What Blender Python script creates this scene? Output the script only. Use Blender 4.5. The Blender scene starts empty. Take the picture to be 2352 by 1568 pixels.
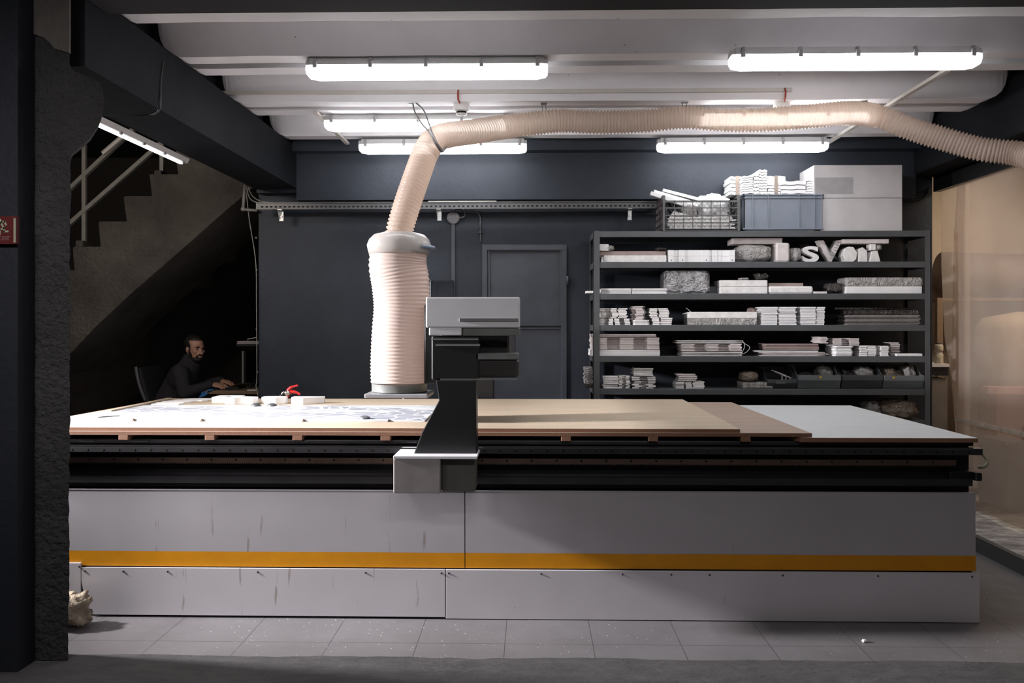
import bpy, math, random
from mathutils import Vector, Matrix, noise
R = random.Random(7)
PI = math.pi
C = bpy.context.scene.collection
# ------------------------------------------------------------------ camera model (2352 x 1568, level lens, small vertical shift)
F = 2000.0; CZ = 1.46; YAW = math.atan(44/2000)
S_, C_ = math.sin(YAW), math.cos(YAW)
def P(px, py, Y):
    a = (px-1176)/F; b = (742-py)/F
    dx = -S_+C_*a; dy = C_+S_*a; t = Y/dy
    return Vector((dx*t, Y, CZ+b*t))
def X(px, Y): return P(px, 742, Y).x
def Z(py, Y, px=1200): return P(px, py, Y).z

# ------------------------------------------------------------------ materials
def nt(name):
    m = bpy.data.materials.new(name); m.use_nodes = True
    n = m.node_tree; return m, n, n.nodes['Principled BSDF']
def lk(n, a, b): n.links.new(a, b)
def coords(n, scale=(1,1,1)):
    tc = n.nodes.new('ShaderNodeTexCoord'); mp = n.nodes.new('ShaderNodeMapping')
    mp.inputs['Scale'].default_value = scale; lk(n, tc.outputs['Object'], mp.inputs[0]); return mp.outputs[0]
def ntex(n, co, sc, det=6, rough=.6):
    t = n.nodes.new('ShaderNodeTexNoise'); t.inputs['Scale'].default_value = sc; t.inputs['Detail'].default_value = det
    t.inputs['Roughness'].default_value = rough; lk(n, co, t.inputs['Vector']); return t.outputs['Fac']
def ramp(n, f, stops):
    r = n.nodes.new('ShaderNodeValToRGB'); e = r.color_ramp.elements
    for i, (p, c) in enumerate(stops):
        el = e[i] if i < 2 else e.new(p)
        el.position = p; el.color = (*c, 1) if len(c) == 3 else c
    lk(n, f, r.inputs[0]); return r.outputs[0]
def mixc(n, f, a, b, mode='MIX'):
    m = n.nodes.new('ShaderNodeMix'); m.data_type = 'RGBA'; m.blend_type = mode
    if isinstance(f, float): m.inputs[0].default_value = f
    else: lk(n, f, m.inputs[0])
    for k, v in ((6, a), (7, b)):
        if isinstance(v, tuple): m.inputs[k].default_value = (*v, 1)
        else: lk(n, v, m.inputs[k])
    return m.outputs[2]
def bump(n, b, f, st=.3, d=.01, prev=None):
    x = n.nodes.new('ShaderNodeBump'); x.inputs['Strength'].default_value = st; x.inputs['Distance'].default_value = d
    lk(n, f, x.inputs['Height'])
    if prev: lk(n, prev, x.inputs['Normal'])
    lk(n, x.outputs[0], b.inputs['Normal']); return x.outputs[0]
def plain(name, col, rough=.5, metal=0, var=.15, vs=8, bs=0, bd=.004, bsc=60, spec=.5):
    m, n, b = nt(name); co = coords(n)
    f = ntex(n, co, vs)
    lo = tuple(c*(1-var) for c in col); hi = tuple(min(1, c*(1+var)) for c in col)
    lk(n, ramp(n, f, [(.3, lo), (.7, hi)]), b.inputs['Base Color'])
    b.inputs['Roughness'].default_value = rough; b.inputs['Metallic'].default_value = metal
    b.inputs['Specular IOR Level'].default_value = spec
    if bs: bump(n, b, ntex(n, co, bsc), bs, bd)
    return m
def wallmat(name, col, col2, rough=.55, b1=.5, scale=1.0, spec=.22, bd=.005):
    m, n, b = nt(name); co = coords(n)
    f = ntex(n, co, 1.3*scale, 8, .65)
    c = ramp(n, f, [(.3, col), (.7, col2)])
    v = n.nodes.new('ShaderNodeTexVoronoi'); v.inputs['Scale'].default_value = 9*scale; lk(n, co, v.inputs['Vector'])
    pit = ramp(n, v.outputs['Distance'], [(.015, (0,0,0)), (.04, (1,1,1))])
    lk(n, mixc(n, 1.0, c, ramp(n, v.outputs['Distance'], [(.02, (.35,.35,.35)), (.05, (1,1,1))]), 'MULTIPLY'), b.inputs['Base Color'])
    b.inputs['Roughness'].default_value = rough; b.inputs['Specular IOR Level'].default_value = spec
    p = bump(n, b, pit, .4, .006)
    p = bump(n, b, ntex(n, co, 28*scale), b1, bd, p)
    bump(n, b, ntex(n, co, 3.5*scale, 4), b1*.35, .02, p)
    return m
def emis(name, col, st):
    m, n, b = nt(name); b.inputs['Base Color'].default_value = (.8,.8,.8,1)
    b.inputs['Emission Color'].default_value = (*col, 1); b.inputs['Emission Strength'].default_value = st; return m
M = {}
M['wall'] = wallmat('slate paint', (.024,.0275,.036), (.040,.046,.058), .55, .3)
M['beam'] = wallmat('dark beam paint', (.010,.011,.013), (.019,.0205,.024), .7, .4, 1.0, .04, .008)
M['black'] = plain('matt black paint', (.012,.012,.014), .8)  # one even matt black for beams, void walls, wall shelf and chair
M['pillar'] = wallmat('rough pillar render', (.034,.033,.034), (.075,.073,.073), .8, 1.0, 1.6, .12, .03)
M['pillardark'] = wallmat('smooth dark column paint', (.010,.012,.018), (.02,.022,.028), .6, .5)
M['stair'] = wallmat('grey brown stair render', (.055,.048,.042), (.14,.125,.112), .8, 1.0, 1.4, .12, .03)
M['stairwell'] = plain('stairwell wall', (.03,.024,.02), .8)
M['ceil'] = wallmat('painted concrete plank', (.70,.675,.69), (.82,.795,.81), .7, .25)
M['warmwall'] = wallmat('cream wall', (.60,.48,.36), (.68,.56,.44), .8, .2)
M['pipegrey'] = plain('grey pvc pipe', (.22,.21,.19), .5)
M['conduit'] = plain('cream trunking', (.55,.51,.47), .5, var=.05)
M['steelgrey'] = plain('rack grey paint', (.095,.10,.105), .42, .15, var=.12, vs=5)
M['doorp'] = plain('door paint', (.048,.053,.066), .38, bs=.15, bsc=30)
M['galv'] = plain('galvanised bracket', (.45,.45,.44), .35, .8)
M['tray'] = plain('painted tray', (.09,.088,.09), .4, .2)
M['hole'] = plain('dark hole', (.004,.004,.004), .9)
M['white'] = plain('white foam plastic', (.87,.86,.86), .55, var=.05)
M['whiteedge'] = plain('off white board edge', (.80,.775,.76), .6, var=.12, vs=30)
M['pinkish'] = plain('aged white board', (.66,.60,.59), .6, var=.12, vs=20)
M['mauve'] = plain('mauve paper wrap', (.34,.26,.24), .5)
M['blackbody'] = plain('machine black enamel', (.011,.011,.012), .35, .0, spec=.5)
M['railsteel'] = plain('rail steel', (.12,.12,.125), .3, .8)
M['rack'] = plain('bronze rack', (.16,.11,.085), .4, .7)
M['ledge'] = plain('machine ledge', (.045,.042,.046), .35, .3)
M['orange'] = plain('orange tape', (.62,.25,.004), .38, var=.08)
M['leg'] = plain('gantry black', (.012,.012,.013), .4)
M['box1'] = plain('motor cover grey', (.32,.29,.29), .45, .1)
M['box2'] = plain('motor side grey green', (.10,.10,.09), .5, .1)
M['cover'] = plain('gantry cover white', (.80,.80,.82), .35, .0, var=.04)
M['plate'] = plain('gantry plate', (.20,.21,.20), .4, .3)
M['cloth'] = plain('black jersey', (.020,.019,.023), .9, bs=.5, bsc=90)
M['denim'] = plain('dark trousers', (.02,.02,.028), .9)
M['skin'] = plain('skin', (.50,.27,.19), .5, var=.1, vs=25)
M['hair'] = plain('dark hair', (.012,.009,.008), .6, bs=.6, bsc=150)
M['eye'] = plain('eye white', (.30,.24,.21), .2, var=.02)
M['iris'] = plain('iris', (.02,.012,.008), .15)
M['blue'] = plain('blue cloth', (.03,.16,.42), .7, bs=.5, bsc=50)
M['deskwood'] = plain('desk board', (.20,.13,.08), .5, vs=20)
M['red'] = plain('red clamp plastic', (.55,.02,.02), .35, var=.05)
M['chrome'] = plain('chrome', (.6,.6,.6), .2, 1)
M['signred'] = plain('sign red', (.085,.006,.006), .4)
M['signwhite'] = plain('sign pale', (.30,.29,.20), .5, var=.05)
M['signtext'] = plain('sign text', (.25,.15,.14), .5, var=.05)
M['card'] = plain('grey board box', (.52,.495,.495), .7, var=.1, vs=4, bs=.1)
M['crate'] = plain('dark grey crate', (.10,.10,.10), .45)
M['crateside'] = plain('brown side crate', (.07,.05,.048), .5)
M['bin'] = plain('blue grey bin', (.20,.225,.27), .38, var=.12, vs=6)
M['bindark'] = plain('dark bin', (.06,.065,.07), .4)
M['bingrey'] = plain('grey bin', (.14,.155,.16), .4)
M['yellow'] = plain('yellow mark', (.6,.35,.02), .5)
M['slack'] = plain('black acrylic', (.02,.019,.018), .15)
M['slackedge'] = plain('acrylic edge film', (.30,.28,.265), .2)
M['rubble'] = plain('plaster rubble', (.42,.35,.26), .9, var=.5, vs=14, bs=1, bsc=20, bd=.02)
M['detector'] = plain('detector white', (.7,.68,.66), .4, var=.03)
M['redcable'] = plain('red cable', (.4,.06,.04), .5)
M['wire'] = plain('grey twisted wire', (.14,.13,.13), .4, .4)
M['housing'] = plain('lamp housing grey', (.55,.54,.53), .5, var=.05)
M['clip'] = plain('lamp clip', (.32,.31,.31), .4)
M['tube'] = emis('lamp diffuser lit', (.95,.97,1.0), 19)
M['tubedim'] = emis('stair lamp diffuser lit', (.95,.97,1.0), 4)
M['mdf'] = None
def board(name, col, col2, rough=.7, sc=(6,60,60)):
    m, n, b = nt(name); co = coords(n, (1,1,1))
    f = ntex(n, co, 140, 4, .7); g = ntex(n, coords(n, (1, 6, 1)), 2.2, 5)
    c = ramp(n, f, [(.35, col), (.65, col2)])
    lk(n, mixc(n, .35, c, ramp(n, g, [(.3, tuple(x*.8 for x in col)), (.7, col2)])), b.inputs['Base Color'])
    b.inputs['Roughness'].default_value = rough; bump(n, b, f, .25, .002); return m
M['mdf'] = board('brown mdf', (.30,.215,.165), (.40,.30,.24))
M['mdfedge'] = board('mdf edge', (.20,.095,.055), (.29,.145,.085))
M['chip'] = board('sanded chipboard', (.40,.315,.225), (.52,.42,.31))
M['base'] = board('white faced board', (.55,.57,.585), (.63,.65,.665), .5)
# engraved white sheet
def engraved():
    m, n, b = nt('engraved white sheet'); co = coords(n)
    w = n.nodes.new('ShaderNodeTexVoronoi'); w.feature = 'DISTANCE_TO_EDGE'; w.inputs['Scale'].default_value = 1
    co2 = coords(n, (9, 9, 1)); lk(n, co2, w.inputs['Vector'])
    line = ramp(n, w.outputs['Distance'], [(.035, (1,1,1)), (.06, (0,0,0))])
    zone = ramp(n, ntex(n, coords(n, (1, 2.5, 1)), 1.6, 2), [(.42, (0,0,0)), (.52, (1,1,1))])
    face = mixc(n, zone, (.76,.77,.78), (.40,.42,.47))
    lk(n, mixc(n, line, face, (.84,.85,.86)), b.inputs['Base Color'])
    b.inputs['Roughness'].default_value = .25; bump(n, b, line, .25, .003); return m
M['sheet'] = engraved()
def panelmat(name='satin aluminium panel', th=.72, k=1.0):
    m, n, b = nt(name); co = coords(n)
    big = ramp(n, ntex(n, co, 1.1, 3), [(.3, (.44*k,.42*k,.438*k)), (.7, (.52*k,.50*k,.525*k))])
    drip = ntex(n, coords(n, (16, 1, 1.8)), 1.5, 4, .55)
    dm = ramp(n, drip, [(th, (0,0,0)), (th+.06, (.6,.6,.6))])
    spk = ntex(n, co, 45, 3); sm = ramp(n, spk, [(.74, (0,0,0)), (.78, (.6,.6,.6))])
    c = mixc(n, dm, big, (.25,.19,.15)); lk(n, mixc(n, sm, c, (.2,.17,.15)), b.inputs['Base Color'])
    b.inputs['Roughness'].default_value = .42; b.inputs['Metallic'].default_value = .25
    bump(n, b, ntex(n, coords(n, (1.2, 1, 60)), 4, 3), .05, .001); return m
M['panel'] = panelmat(); M['panelstain'] = panelmat('stained aluminium panel', .655); M['lowpanel'] = panelmat('pale lower panel', .72, 1.35); M['lowstain'] = panelmat('stained pale lower panel', .65, 1.35)
def floormat():
    m, n, b = nt('grey porcelain tiles'); co = coords(n)
    br = n.nodes.new('ShaderNodeTexBrick'); br.offset = 0; br.inputs['Scale'].default_value = 1
    mp = n.nodes.new('ShaderNodeMapping'); tc = n.nodes.new('ShaderNodeTexCoord'); lk(n, tc.outputs['Object'], mp.inputs[0])
    x0 = P(1150, 1427, 4.27).x; mp.inputs['Location'].default_value = (-x0, -4.016, 0); lk(n, mp.outputs[0], br.inputs['Vector'])
    br.inputs['Brick Width'].default_value = .4; br.inputs['Row Height'].default_value = .4; br.inputs['Mortar Size'].default_value = .0018
    br.inputs['Mortar Smooth'].default_value = 0
    tone = ramp(n, ntex(n, co, 1.7, 8, .7), [(.3, (.125,.117,.121)), (.7, (.175,.166,.171))])
    lk(n, tone, br.inputs['Color1']); lk(n, tone, br.inputs['Color2']); br.inputs['Mortar'].default_value = (.06,.055,.055,1)
    v = n.nodes.new('ShaderNodeTexVoronoi'); v.inputs['Scale'].default_value = 28; lk(n, co, v.inputs['Vector'])
    sp = ramp(n, v.outputs['Distance'], [(.06, (1,1,1)), (.11, (0,0,0))])
    mask = ramp(n, ntex(n, co, 1.4, 3), [(.42, (0,0,0)), (.62, (.9,.9,.9))])
    ff = mixc(n, 1.0, sp, mask, 'MULTIPLY')
    lk(n, mixc(n, ff, br.outputs['Color'], (.7,.68,.68)), b.inputs['Base Color'])
    lk(n, ramp(n, ntex(n, co, 4, 6), [(.3, (.42,)*3), (.7, (.62,)*3)]), b.inputs['Roughness'])
    bump(n, b, br.outputs['Fac'], -.3, .002); return m
M['floor'] = floormat()
def concrete(name, a, bb, sc=1.0, dust=0):
    m, n, b = nt(name); co = coords(n, (1, 2.2, 1))
    c = ramp(n, ntex(n, co, 5*sc, 10, .75), [(.3, a), (.7, bb)])
    if dust:
        c = mixc(n, ramp(n, ntex(n, co, 3, 9, .8), [(.45, (0,0,0)), (.62, (1,1,1))]), c, (.6,.58,.58))
    lk(n, c, b.inputs['Base Color']); b.inputs['Roughness'].default_value = .85
    p = bump(n, b, ntex(n, co, 55*sc, 8), .7, .008); bump(n, b, ntex(n, co, 9*sc, 8), .6, .03, p); return m
M['sill'] = concrete('rough concrete sill', (.05,.048,.049), (.105,.10,.101))
M['dusty'] = concrete('dusty concrete', (.16,.15,.145), (.3,.29,.28), .8, 1)
def hosemat(name, col, tl=.5, rough=.16, tr=.16):
    m, n, b = nt(name); out = n.nodes['Material Output']
    b.inputs['Base Color'].default_value = (*col, 1); b.inputs['Roughness'].default_value = rough
    t = n.nodes.new('ShaderNodeBsdfTranslucent'); t.inputs[0].default_value = (*[min(1, c*1.5) for c in col], 1)
    a = n.nodes.new('ShaderNodeMixShader'); a.inputs[0].default_value = tl; lk(n, b.outputs[0], a.inputs[1]); lk(n, t.outputs[0], a.inputs[2])
    g = n.nodes.new('ShaderNodeBsdfTransparent'); g.inputs[0].default_value = (.95,.9,.86,1)
    q = n.nodes.new('ShaderNodeMixShader'); q.inputs[0].default_value = tr; lk(n, a.outputs[0], q.inputs[1]); lk(n, g.outputs[0], q.inputs[2])
    lk(n, q.outputs[0], out.inputs[0]); return m, n, b
M['hose'] = hosemat('beige spiral hose pvc', (.62,.53,.465))[0]
M['hosewide'] = hosemat('pink beige sleeve pvc', (.66,.56,.51), .25, .3, .04)[0]
M['caph'] = hosemat('clear collar', (.55,.53,.51), .3, .25, .15)[0]
def wrapmat(name, col, tr=.08):
    m, n, b = hosemat(name, col, .2, .12, tr)
    co = coords(n, (1,1,1)); w = n.nodes.new('ShaderNodeTexNoise'); w.inputs['Scale'].default_value = 16; w.inputs['Detail'].default_value = 4
    w.inputs['Distortion'].default_value = 3; lk(n, co, w.inputs['Vector']); bump(n, b, w.outputs['Fac'], 1.0, .05)
    b.inputs['Specular IOR Level'].default_value = .8; return m
M['wrap'] = wrapmat('crumpled clear film', (.66,.63,.61))
M['wrapdark'] = wrapmat('crumpled dark film', (.10,.09,.085))
M['wrapbrown'] = wrapmat('crumpled brown film', (.36,.29,.23), .08)
M['foil'] = plain('silver foil', (.38,.38,.39), .22, .85, bs=1, bsc=14, bd=.05)
def curtain():
    m, n, b = hosemat('cloudy pvc curtain', (.44,.40,.37), .4, .22, .62)
    co = coords(n, (1,1,1)); f = ntex(n, co, 2.4, 8, .7); bump(n, b, f, .4, .03)
    lk(n, ramp(n, f, [(.3, (.34,.30,.275)), (.7, (.52,.48,.45))]), b.inputs['Base Color']); return m
M['curtain'] = curtain()
M['strip'] = plain('curtain seam band', (.40,.32,.26), .5)
M['clear'] = hosemat('clear lamp end', (.7,.72,.74), .3, .1, .35)[0]
M['bright'] = plain('bright plastic tie', (.8,.8,.8), .4)

# ------------------------------------------------------------------ mesh builder
def wloc(o):
    v = Vector((0,0,0))
    while o: v += o.location; o = o.parent
    return v
class MB:
    def __init__(s): s.v = []; s.f = []; s.m = []; s.cur = 0
    def mat(s, i): s.cur = i; return s
    def add(s, vs, fs):
        k = len(s.v); s.v += [Vector(v) for v in vs]; s.f += [tuple(k+i for i in f) for f in fs]; s.m += [s.cur]*len(fs); return s
    def box(s, x0, x1, y0, y1, z0, z1, bev=0):
        if x0 > x1: x0, x1 = x1, x0
        if y0 > y1: y0, y1 = y1, y0
        if z0 > z1: z0, z1 = z1, z0
        b = min(bev, (x1-x0)*.4, (y1-y0)*.4, (z1-z0)*.4)
        if b <= 0:
            vs = [(x, y, z) for z in (z0, z1) for y in (y0, y1) for x in (x0, x1)]
            return s.add(vs, [(0,2,3,1),(4,5,7,6),(0,1,5,4),(2,6,7,3),(0,4,6,2),(1,3,7,5)])
        rings = []
        def ring(z, i): return [(x0+i+b, y0+i, z), (x1-i-b, y0+i, z), (x1-i, y0+i+b, z), (x1-i, y1-i-b, z), (x1-i-b, y1-i, z), (x0+i+b, y1-i, z), (x0+i, y1-i-b, z), (x0+i, y0+i+b, z)]
        def sq(z): return [(x0+b, y0+b, z)]*2+[(x1-b, y0+b, z)]*2+[(x1-b, y1-b, z)]*2+[(x0+b, y1-b, z)]*2
        a = [ring(z0, b*.5), ring(z0+b, 0), ring(z1-b, 0), ring(z1, b*.5)]
        vs = [p for r in a for p in r]; fs = [tuple(range(7, -1, -1)), tuple(range(24, 32))]
        for r in range(3):
            for i in range(8): j = (i+1) % 8; fs.append((r*8+i, r*8+j, r*8+8+j, r*8+8+i))
        return s.add(vs, fs)
    def prism(s, poly, axis, a, b):      # poly in the two other axes (order x,y,z)
        def mk(p, t):
            return {'x': (t, p[0], p[1]), 'y': (p[0], t, p[1]), 'z': (p[0], p[1], t)}[axis]
        n = len(poly); vs = [mk(p, a) for p in poly]+[mk(p, b) for p in poly]
        fs = [tuple(range(n)), tuple(range(2*n-1, n-1, -1))]+[(i, n+i, n+(i+1) % n, (i+1) % n) for i in range(n)]
        return s.add(vs, fs)
    def tube(s, pts, r, n=8, caps=True):
        pts = [Vector(p) for p in pts]; rs = r if isinstance(r, (list, tuple)) else [r]*len(pts)
        vs = []; fs = []; up = None
        for i, p in enumerate(pts):
            d = (pts[min(i+1, len(pts)-1)]-pts[max(i-1, 0)])
            d = d.normalized() if d.length > 1e-9 else Vector((0,0,1))
            if up is None: up = d.orthogonal().normalized()
            up = (up-d*up.dot(d)); up = up.normalized() if up.length > 1e-6 else d.orthogonal().normalized()
            w = d.cross(up)
            for k in range(n): a = 2*PI*k/n; vs.append(p+(up*math.cos(a)+w*math.sin(a))*rs[i])
        for i in range(len(pts)-1):
            for k in range(n): j = (k+1) % n; fs.append((i*n+k, i*n+j, i*n+n+j, i*n+n+k))
        if caps: fs += [tuple(range(n-1, -1, -1)), tuple(range((len(pts)-1)*n, len(pts)*n))]
        return s.add(vs, fs)
    def ell(s, c, r, rot=None, n=16, m=10):
        c = Vector(c); vs = []; fs = []
        for i in range(m+1):
            t = PI*i/m
            for k in range(n):
                a = 2*PI*k/n; v = Vector((r[0]*math.sin(t)*math.cos(a), r[1]*math.sin(t)*math.sin(a), r[2]*math.cos(t)))
                vs.append(c+(rot @ v if rot else v))
        for i in range(m):
            for k in range(n): j = (k+1) % n; fs.append((i*n+k, i*n+n+k, i*n+n+j, i*n+j))
        return s.add(vs, fs)
    def lathe(s, c, prof, n=24, axis=Vector((0,0,1))):    # prof [(r,h)]
        q = axis.to_track_quat('Z', 'Y'); c = Vector(c); vs = []; fs = []
        for r, h in prof:
            for k in range(n): a = 2*PI*k/n; vs.append(c+q @ Vector((r*math.cos(a), r*math.sin(a), h)))
        for i in range(len(prof)-1):
            for k in range(n): j = (k+1) % n; fs.append((i*n+k, i*n+j, i*n+n+j, i*n+n+k))
        fs += [tuple(range(n-1, -1, -1)), tuple(range((len(prof)-1)*n, len(prof)*n))]
        return s.add(vs, fs)
    def build(s, name, mats, parent=None, smooth=False, bevel=0, org=None):
        if not isinstance(mats, (list, tuple)): mats = [mats]
        if org is None:
            xs = [v.x for v in s.v]; ys = [v.y for v in s.v]; zs = [v.z for v in s.v]
            org = Vector(((min(xs)+max(xs))/2, (min(ys)+max(ys))/2, min(zs)))
        me = bpy.data.meshes.new(name); me.from_pydata([v-org for v in s.v], [], s.f); me.validate()
        for m in mats: me.materials.append(m)
        if len(mats) > 1:
            for p, i in zip(me.polygons, s.m): p.material_index = i
        if smooth:
            for p in me.polygons: p.use_smooth = True
        import bmesh
        bm = bmesh.new(); bm.from_mesh(me); bmesh.ops.recalc_face_normals(bm, faces=bm.faces)
        if smooth == 'auto': 
            for e in bm.edges:
                if len(e.link_faces) == 2 and e.calc_face_angle(0) > .7: e.smooth = False
        bm.to_mesh(me); bm.free()
        o = bpy.data.objects.new(name, me); C.objects.link(o); o.parent = parent
        o.location = Vector(org)-(wloc(parent) if parent else Vector((0,0,0)))
        if bevel:
            b = o.modifiers.new('bevel', 'BEVEL'); b.width = bevel; b.segments = 2; b.limit_method = 'ANGLE'
        return o
def tag(o, label, cat, group=None):
    o['label'] = label; o['category'] = cat
    if group: o['group'] = group
    return o
def thing(name, label, cat, loc, group=None):
    o = bpy.data.objects.new(name, None); C.objects.link(o); o.location = loc; o.empty_display_size = .1
    return tag(o, label, cat, group)
def struct(o): o['kind'] = 'structure'; return o
def bx(name, mats, parent, x0, x1, y0, y1, z0, z1, bev=0): return MB().box(x0, x1, y0, y1, z0, z1, bev).build(name, mats, parent)
def pbox(mb, px0, px1, py0, py1, Y, d, bev=0):
    pm = (px0+px1)/2
    return mb.box(X(px0, Y), X(px1, Y), Y, Y+d, Z(py1, Y, pm), Z(py0, Y, pm), bev)
def subdiv_noise(o, cuts, amp, sc, seed=0, axes=(1,1,1)):
    import bmesh
    bm = bmesh.new(); bm.from_mesh(o.data); bmesh.ops.triangulate(bm, faces=[f for f in bm.faces if len(f.verts) > 4])
    bmesh.ops.subdivide_edges(bm, edges=bm.edges, cuts=cuts, use_grid_fill=True)
    for v in bm.verts:
        n = noise.noise_vector(v.co*sc+Vector((seed, seed*2, 0)))
        v.co += Vector((n.x*amp*axes[0], n.y*amp*axes[1], n.z*amp*axes[2]))
    bm.to_mesh(o.data); bm.free()

# ================================================================== THE SETTING
# floors
struct(bx('floor', M['floor'], None, -6, 2.86, -1, 10.5, -.1, 0))
g = MB()
xs = [-3.2+i*.03 for i in range(int(7.4/.03))]
top = []
for x in xs:
    e = 3.575+.018*noise.noise(Vector((x*2.2, 0, 0)))+.012*noise.noise(Vector((x*11, 3, 0)))
    top.append((x, e))
vs = []; fs = []
for x, e in top: vs += [(x, e+.004, 0.0), (x, e, .086), (x, 3.3, .09), (x, -1, .09)]
for i in range(len(top)-1):
    for k in range(3): a = i*4+k; fs.append((a, a+1, a+5, a+4))
g.add(vs, fs); struct(g.build('trim_1', M['sill'], None))
struct(bx('floor', M['dusty'], None, 2.88, 6.5, 3.8, 10.5, -.05, .09))
struct(bx('trim_2', M['steelgrey'], None, 2.845, 2.885, 3.8, 7.0, 0, .094))
# back wall
g = MB(); dx0, dx1 = X(1107, 7.0), X(1302, 7.0); dz = Z(562, 7.0)
g.box(-2.205, dx0, 7.0, 7.15, 0, 3.3); g.box(dx1, 3.19, 7.0, 7.15, 0, 3.3); g.box(dx0, dx1, 7.0, 7.15, dz, 3.3)
wb = g.build('wall_back', M['wall'], None); struct(wb)
g = MB(); g.box(-1.86, 3.0, 6.86, 7.0, 2.435, 2.80); g.box(-1.86, 3.0, 6.74, 7.0, 2.80, 3.3)
struct(g.build('trim_3', M['wall'], None))
struct(bx('trim_4', M['wall'], None, -2.19, -1.80, 6.9, 7.0, 2.5, 3.3))
# door
Y = 7.0
dr = struct(bx('door_1', M['doorp'], None, dx0+.03, dx1-.03, 7.02, 7.07, .02, dz-.03))
g = MB(); z0, z1 = 0, dz
g.box(dx0, dx0+.045, 6.975, 7.08, z0, z1-.045, .004); g.box(dx1-.045, dx1, 6.975, 7.08, z0, z1-.045, .004); g.box(dx0, dx1, 6.975, 7.08, z1-.045, z1, .004)
g.build('door_frame', M['doorp'], dr)
def ringframe(mb, x0, x1, z0, z1, y0, y1, w):
    mb.box(x0, x0+w, y0, y1, z0, z1); mb.box(x1-w, x1, y0, y1, z0, z1); mb.box(x0+w, x1-w, y0, y1, z0, z0+w); mb.box(x0+w, x1-w, y0, y1, z1-w, z1)
g = MB(); a, b = X(1121, 7.0), X(1290, 7.0); c, d = Z(748, 7.0), Z(573, 7.0); ringframe(g, a, b, c, d, 6.993, 7.02, .014)
g.build('upper_panel_moulding', M['doorp'], dr)
g = MB(); ringframe(g, dx0+.06, X(1290, 7), .1, c-.02, 7.005, 7.02, .008); g.build('lower_panel_moulding', M['doorp'], dr)
g = MB(); g.tube([(dx1+.005, 6.965, Z(655, 7)), (dx1+.005, 6.965, Z(634, 7))], .012, 10); g.build('door_hinge', M['doorp'], dr, True)
g = MB(); hx = P(1108, 800, 7.0); hz = hx.z; hx = dx0+.03
g.tube([(hx+.022*math.cos(t*PI/8), 6.955, hz+.022*math.sin(t*PI/8)) for t in range(17)], .005, 8); g.box(hx-.02, hx+.02, 6.945, 6.975, hz-.05, hz-.018, .004)
g.build('padlock_ring', M['chrome'], dr, True)
# right and left walls of the stair void
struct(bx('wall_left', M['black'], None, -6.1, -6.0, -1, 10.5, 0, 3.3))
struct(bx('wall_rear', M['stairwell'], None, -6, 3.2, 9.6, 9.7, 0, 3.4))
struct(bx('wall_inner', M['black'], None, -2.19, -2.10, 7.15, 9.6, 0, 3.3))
struct(bx('wall_side', M['warmwall'], None, 5.2, 5.3, 3.0, 8.6, .09, 3.3))
struct(bx('wall_end', M['warmwall'], None, 3.14, 5.3, 8.4, 8.5, .09, 3.3))
struct(bx('wall_column', M['stairwell'], None, 3.0, 3.185, 7.15, 7.6, 0, 3.3))
# beams
struct(bx('ceiling_beam', M['beam'], None, -2.2, -1.86, 3.59, 6.9, 2.53, 2.858))
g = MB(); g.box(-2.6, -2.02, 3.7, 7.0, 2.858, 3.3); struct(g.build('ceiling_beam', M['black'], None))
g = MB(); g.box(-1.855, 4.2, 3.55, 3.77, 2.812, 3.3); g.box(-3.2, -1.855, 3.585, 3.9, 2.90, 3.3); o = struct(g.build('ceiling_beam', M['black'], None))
g = MB(); g.box(2.985, 3.30, 3.70, 7.0, 2.62, 3.0, .012); struct(g.build('ceiling_beam', M['beam'], None))
g = MB(); g.box(3.04, 3.4, 3.7, 7.0, 3.0, 3.3); struct(g.build('ceiling_beam', M['wall'], None))
g = MB(); g.box(3.19, 3.24, 4.4, 6.98, 2.50, 2.62); g.box(3.19, 3.30, 4.4, 6.98, 2.605, 2.62)
g.tube([(3.18, 6.1, 2.56), (3.2, 6.1, 2.56)], .015, 8); struct(g.build('trim_5', M['blackbody'], None))
struct(bx('ceiling', M['black'], None, -6.1, 5.3, 2.2, 10.5, 3.3, 3.4))
# precast planks
def plank(a0, a1, b0, b1):
    zt = 3.16; zr = 3.10; zb = 2.86
    prof = [(a0-.045, zt), (a0-.045, zr+.02), (a0-.012, zr), (a0, zb), (a1, zb), (a1+.03, zr), (b0-.03, zr), (b0, zb), (b1, zb), (b1+.012, zr), (b1+.045, zr+.02), (b1+.045, zt)]
    x0, x1 = -1.96, 2.965
    st = [(0, .13), (.012, .085), (.035, .045), (.07, .016), (.12, 0)]
    sts = [(x0+d, l) for d, l in st]+[(x0+.12+i*(x1-x0-.24)/40, 0) for i in range(1, 40)]+[(x1-d, l) for d, l in reversed(st)]
    vs = []; n = len(prof)
    for x, l in sts:
        for i, (y, z) in enumerate(prof): vs.append((x, y+.004*noise.noise(Vector((x*3, y*5, z*4))), max(z, zb+l)+(.005*noise.noise(Vector((x*2.5, y, 7))) if z <= zb else 0)))
    fs = [tuple(range(n)), tuple(range((len(sts)-1)*n, len(sts)*n))]
    for i in range(len(sts)-1):
        for k in range(n): j = (k+1) % n; fs.append((i*n+k, i*n+j, i*n+n+j, i*n+n+k))
    o = MB().add(vs, fs).build('ceiling', M['ceil'], None); struct(o)
for q in ((3.90, 4.02, 4.54, 4.66), (4.75, 4.88, 5.49, 5.61), (5.71, 5.83, 6.48, 6.60)): plank(*q)
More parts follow.
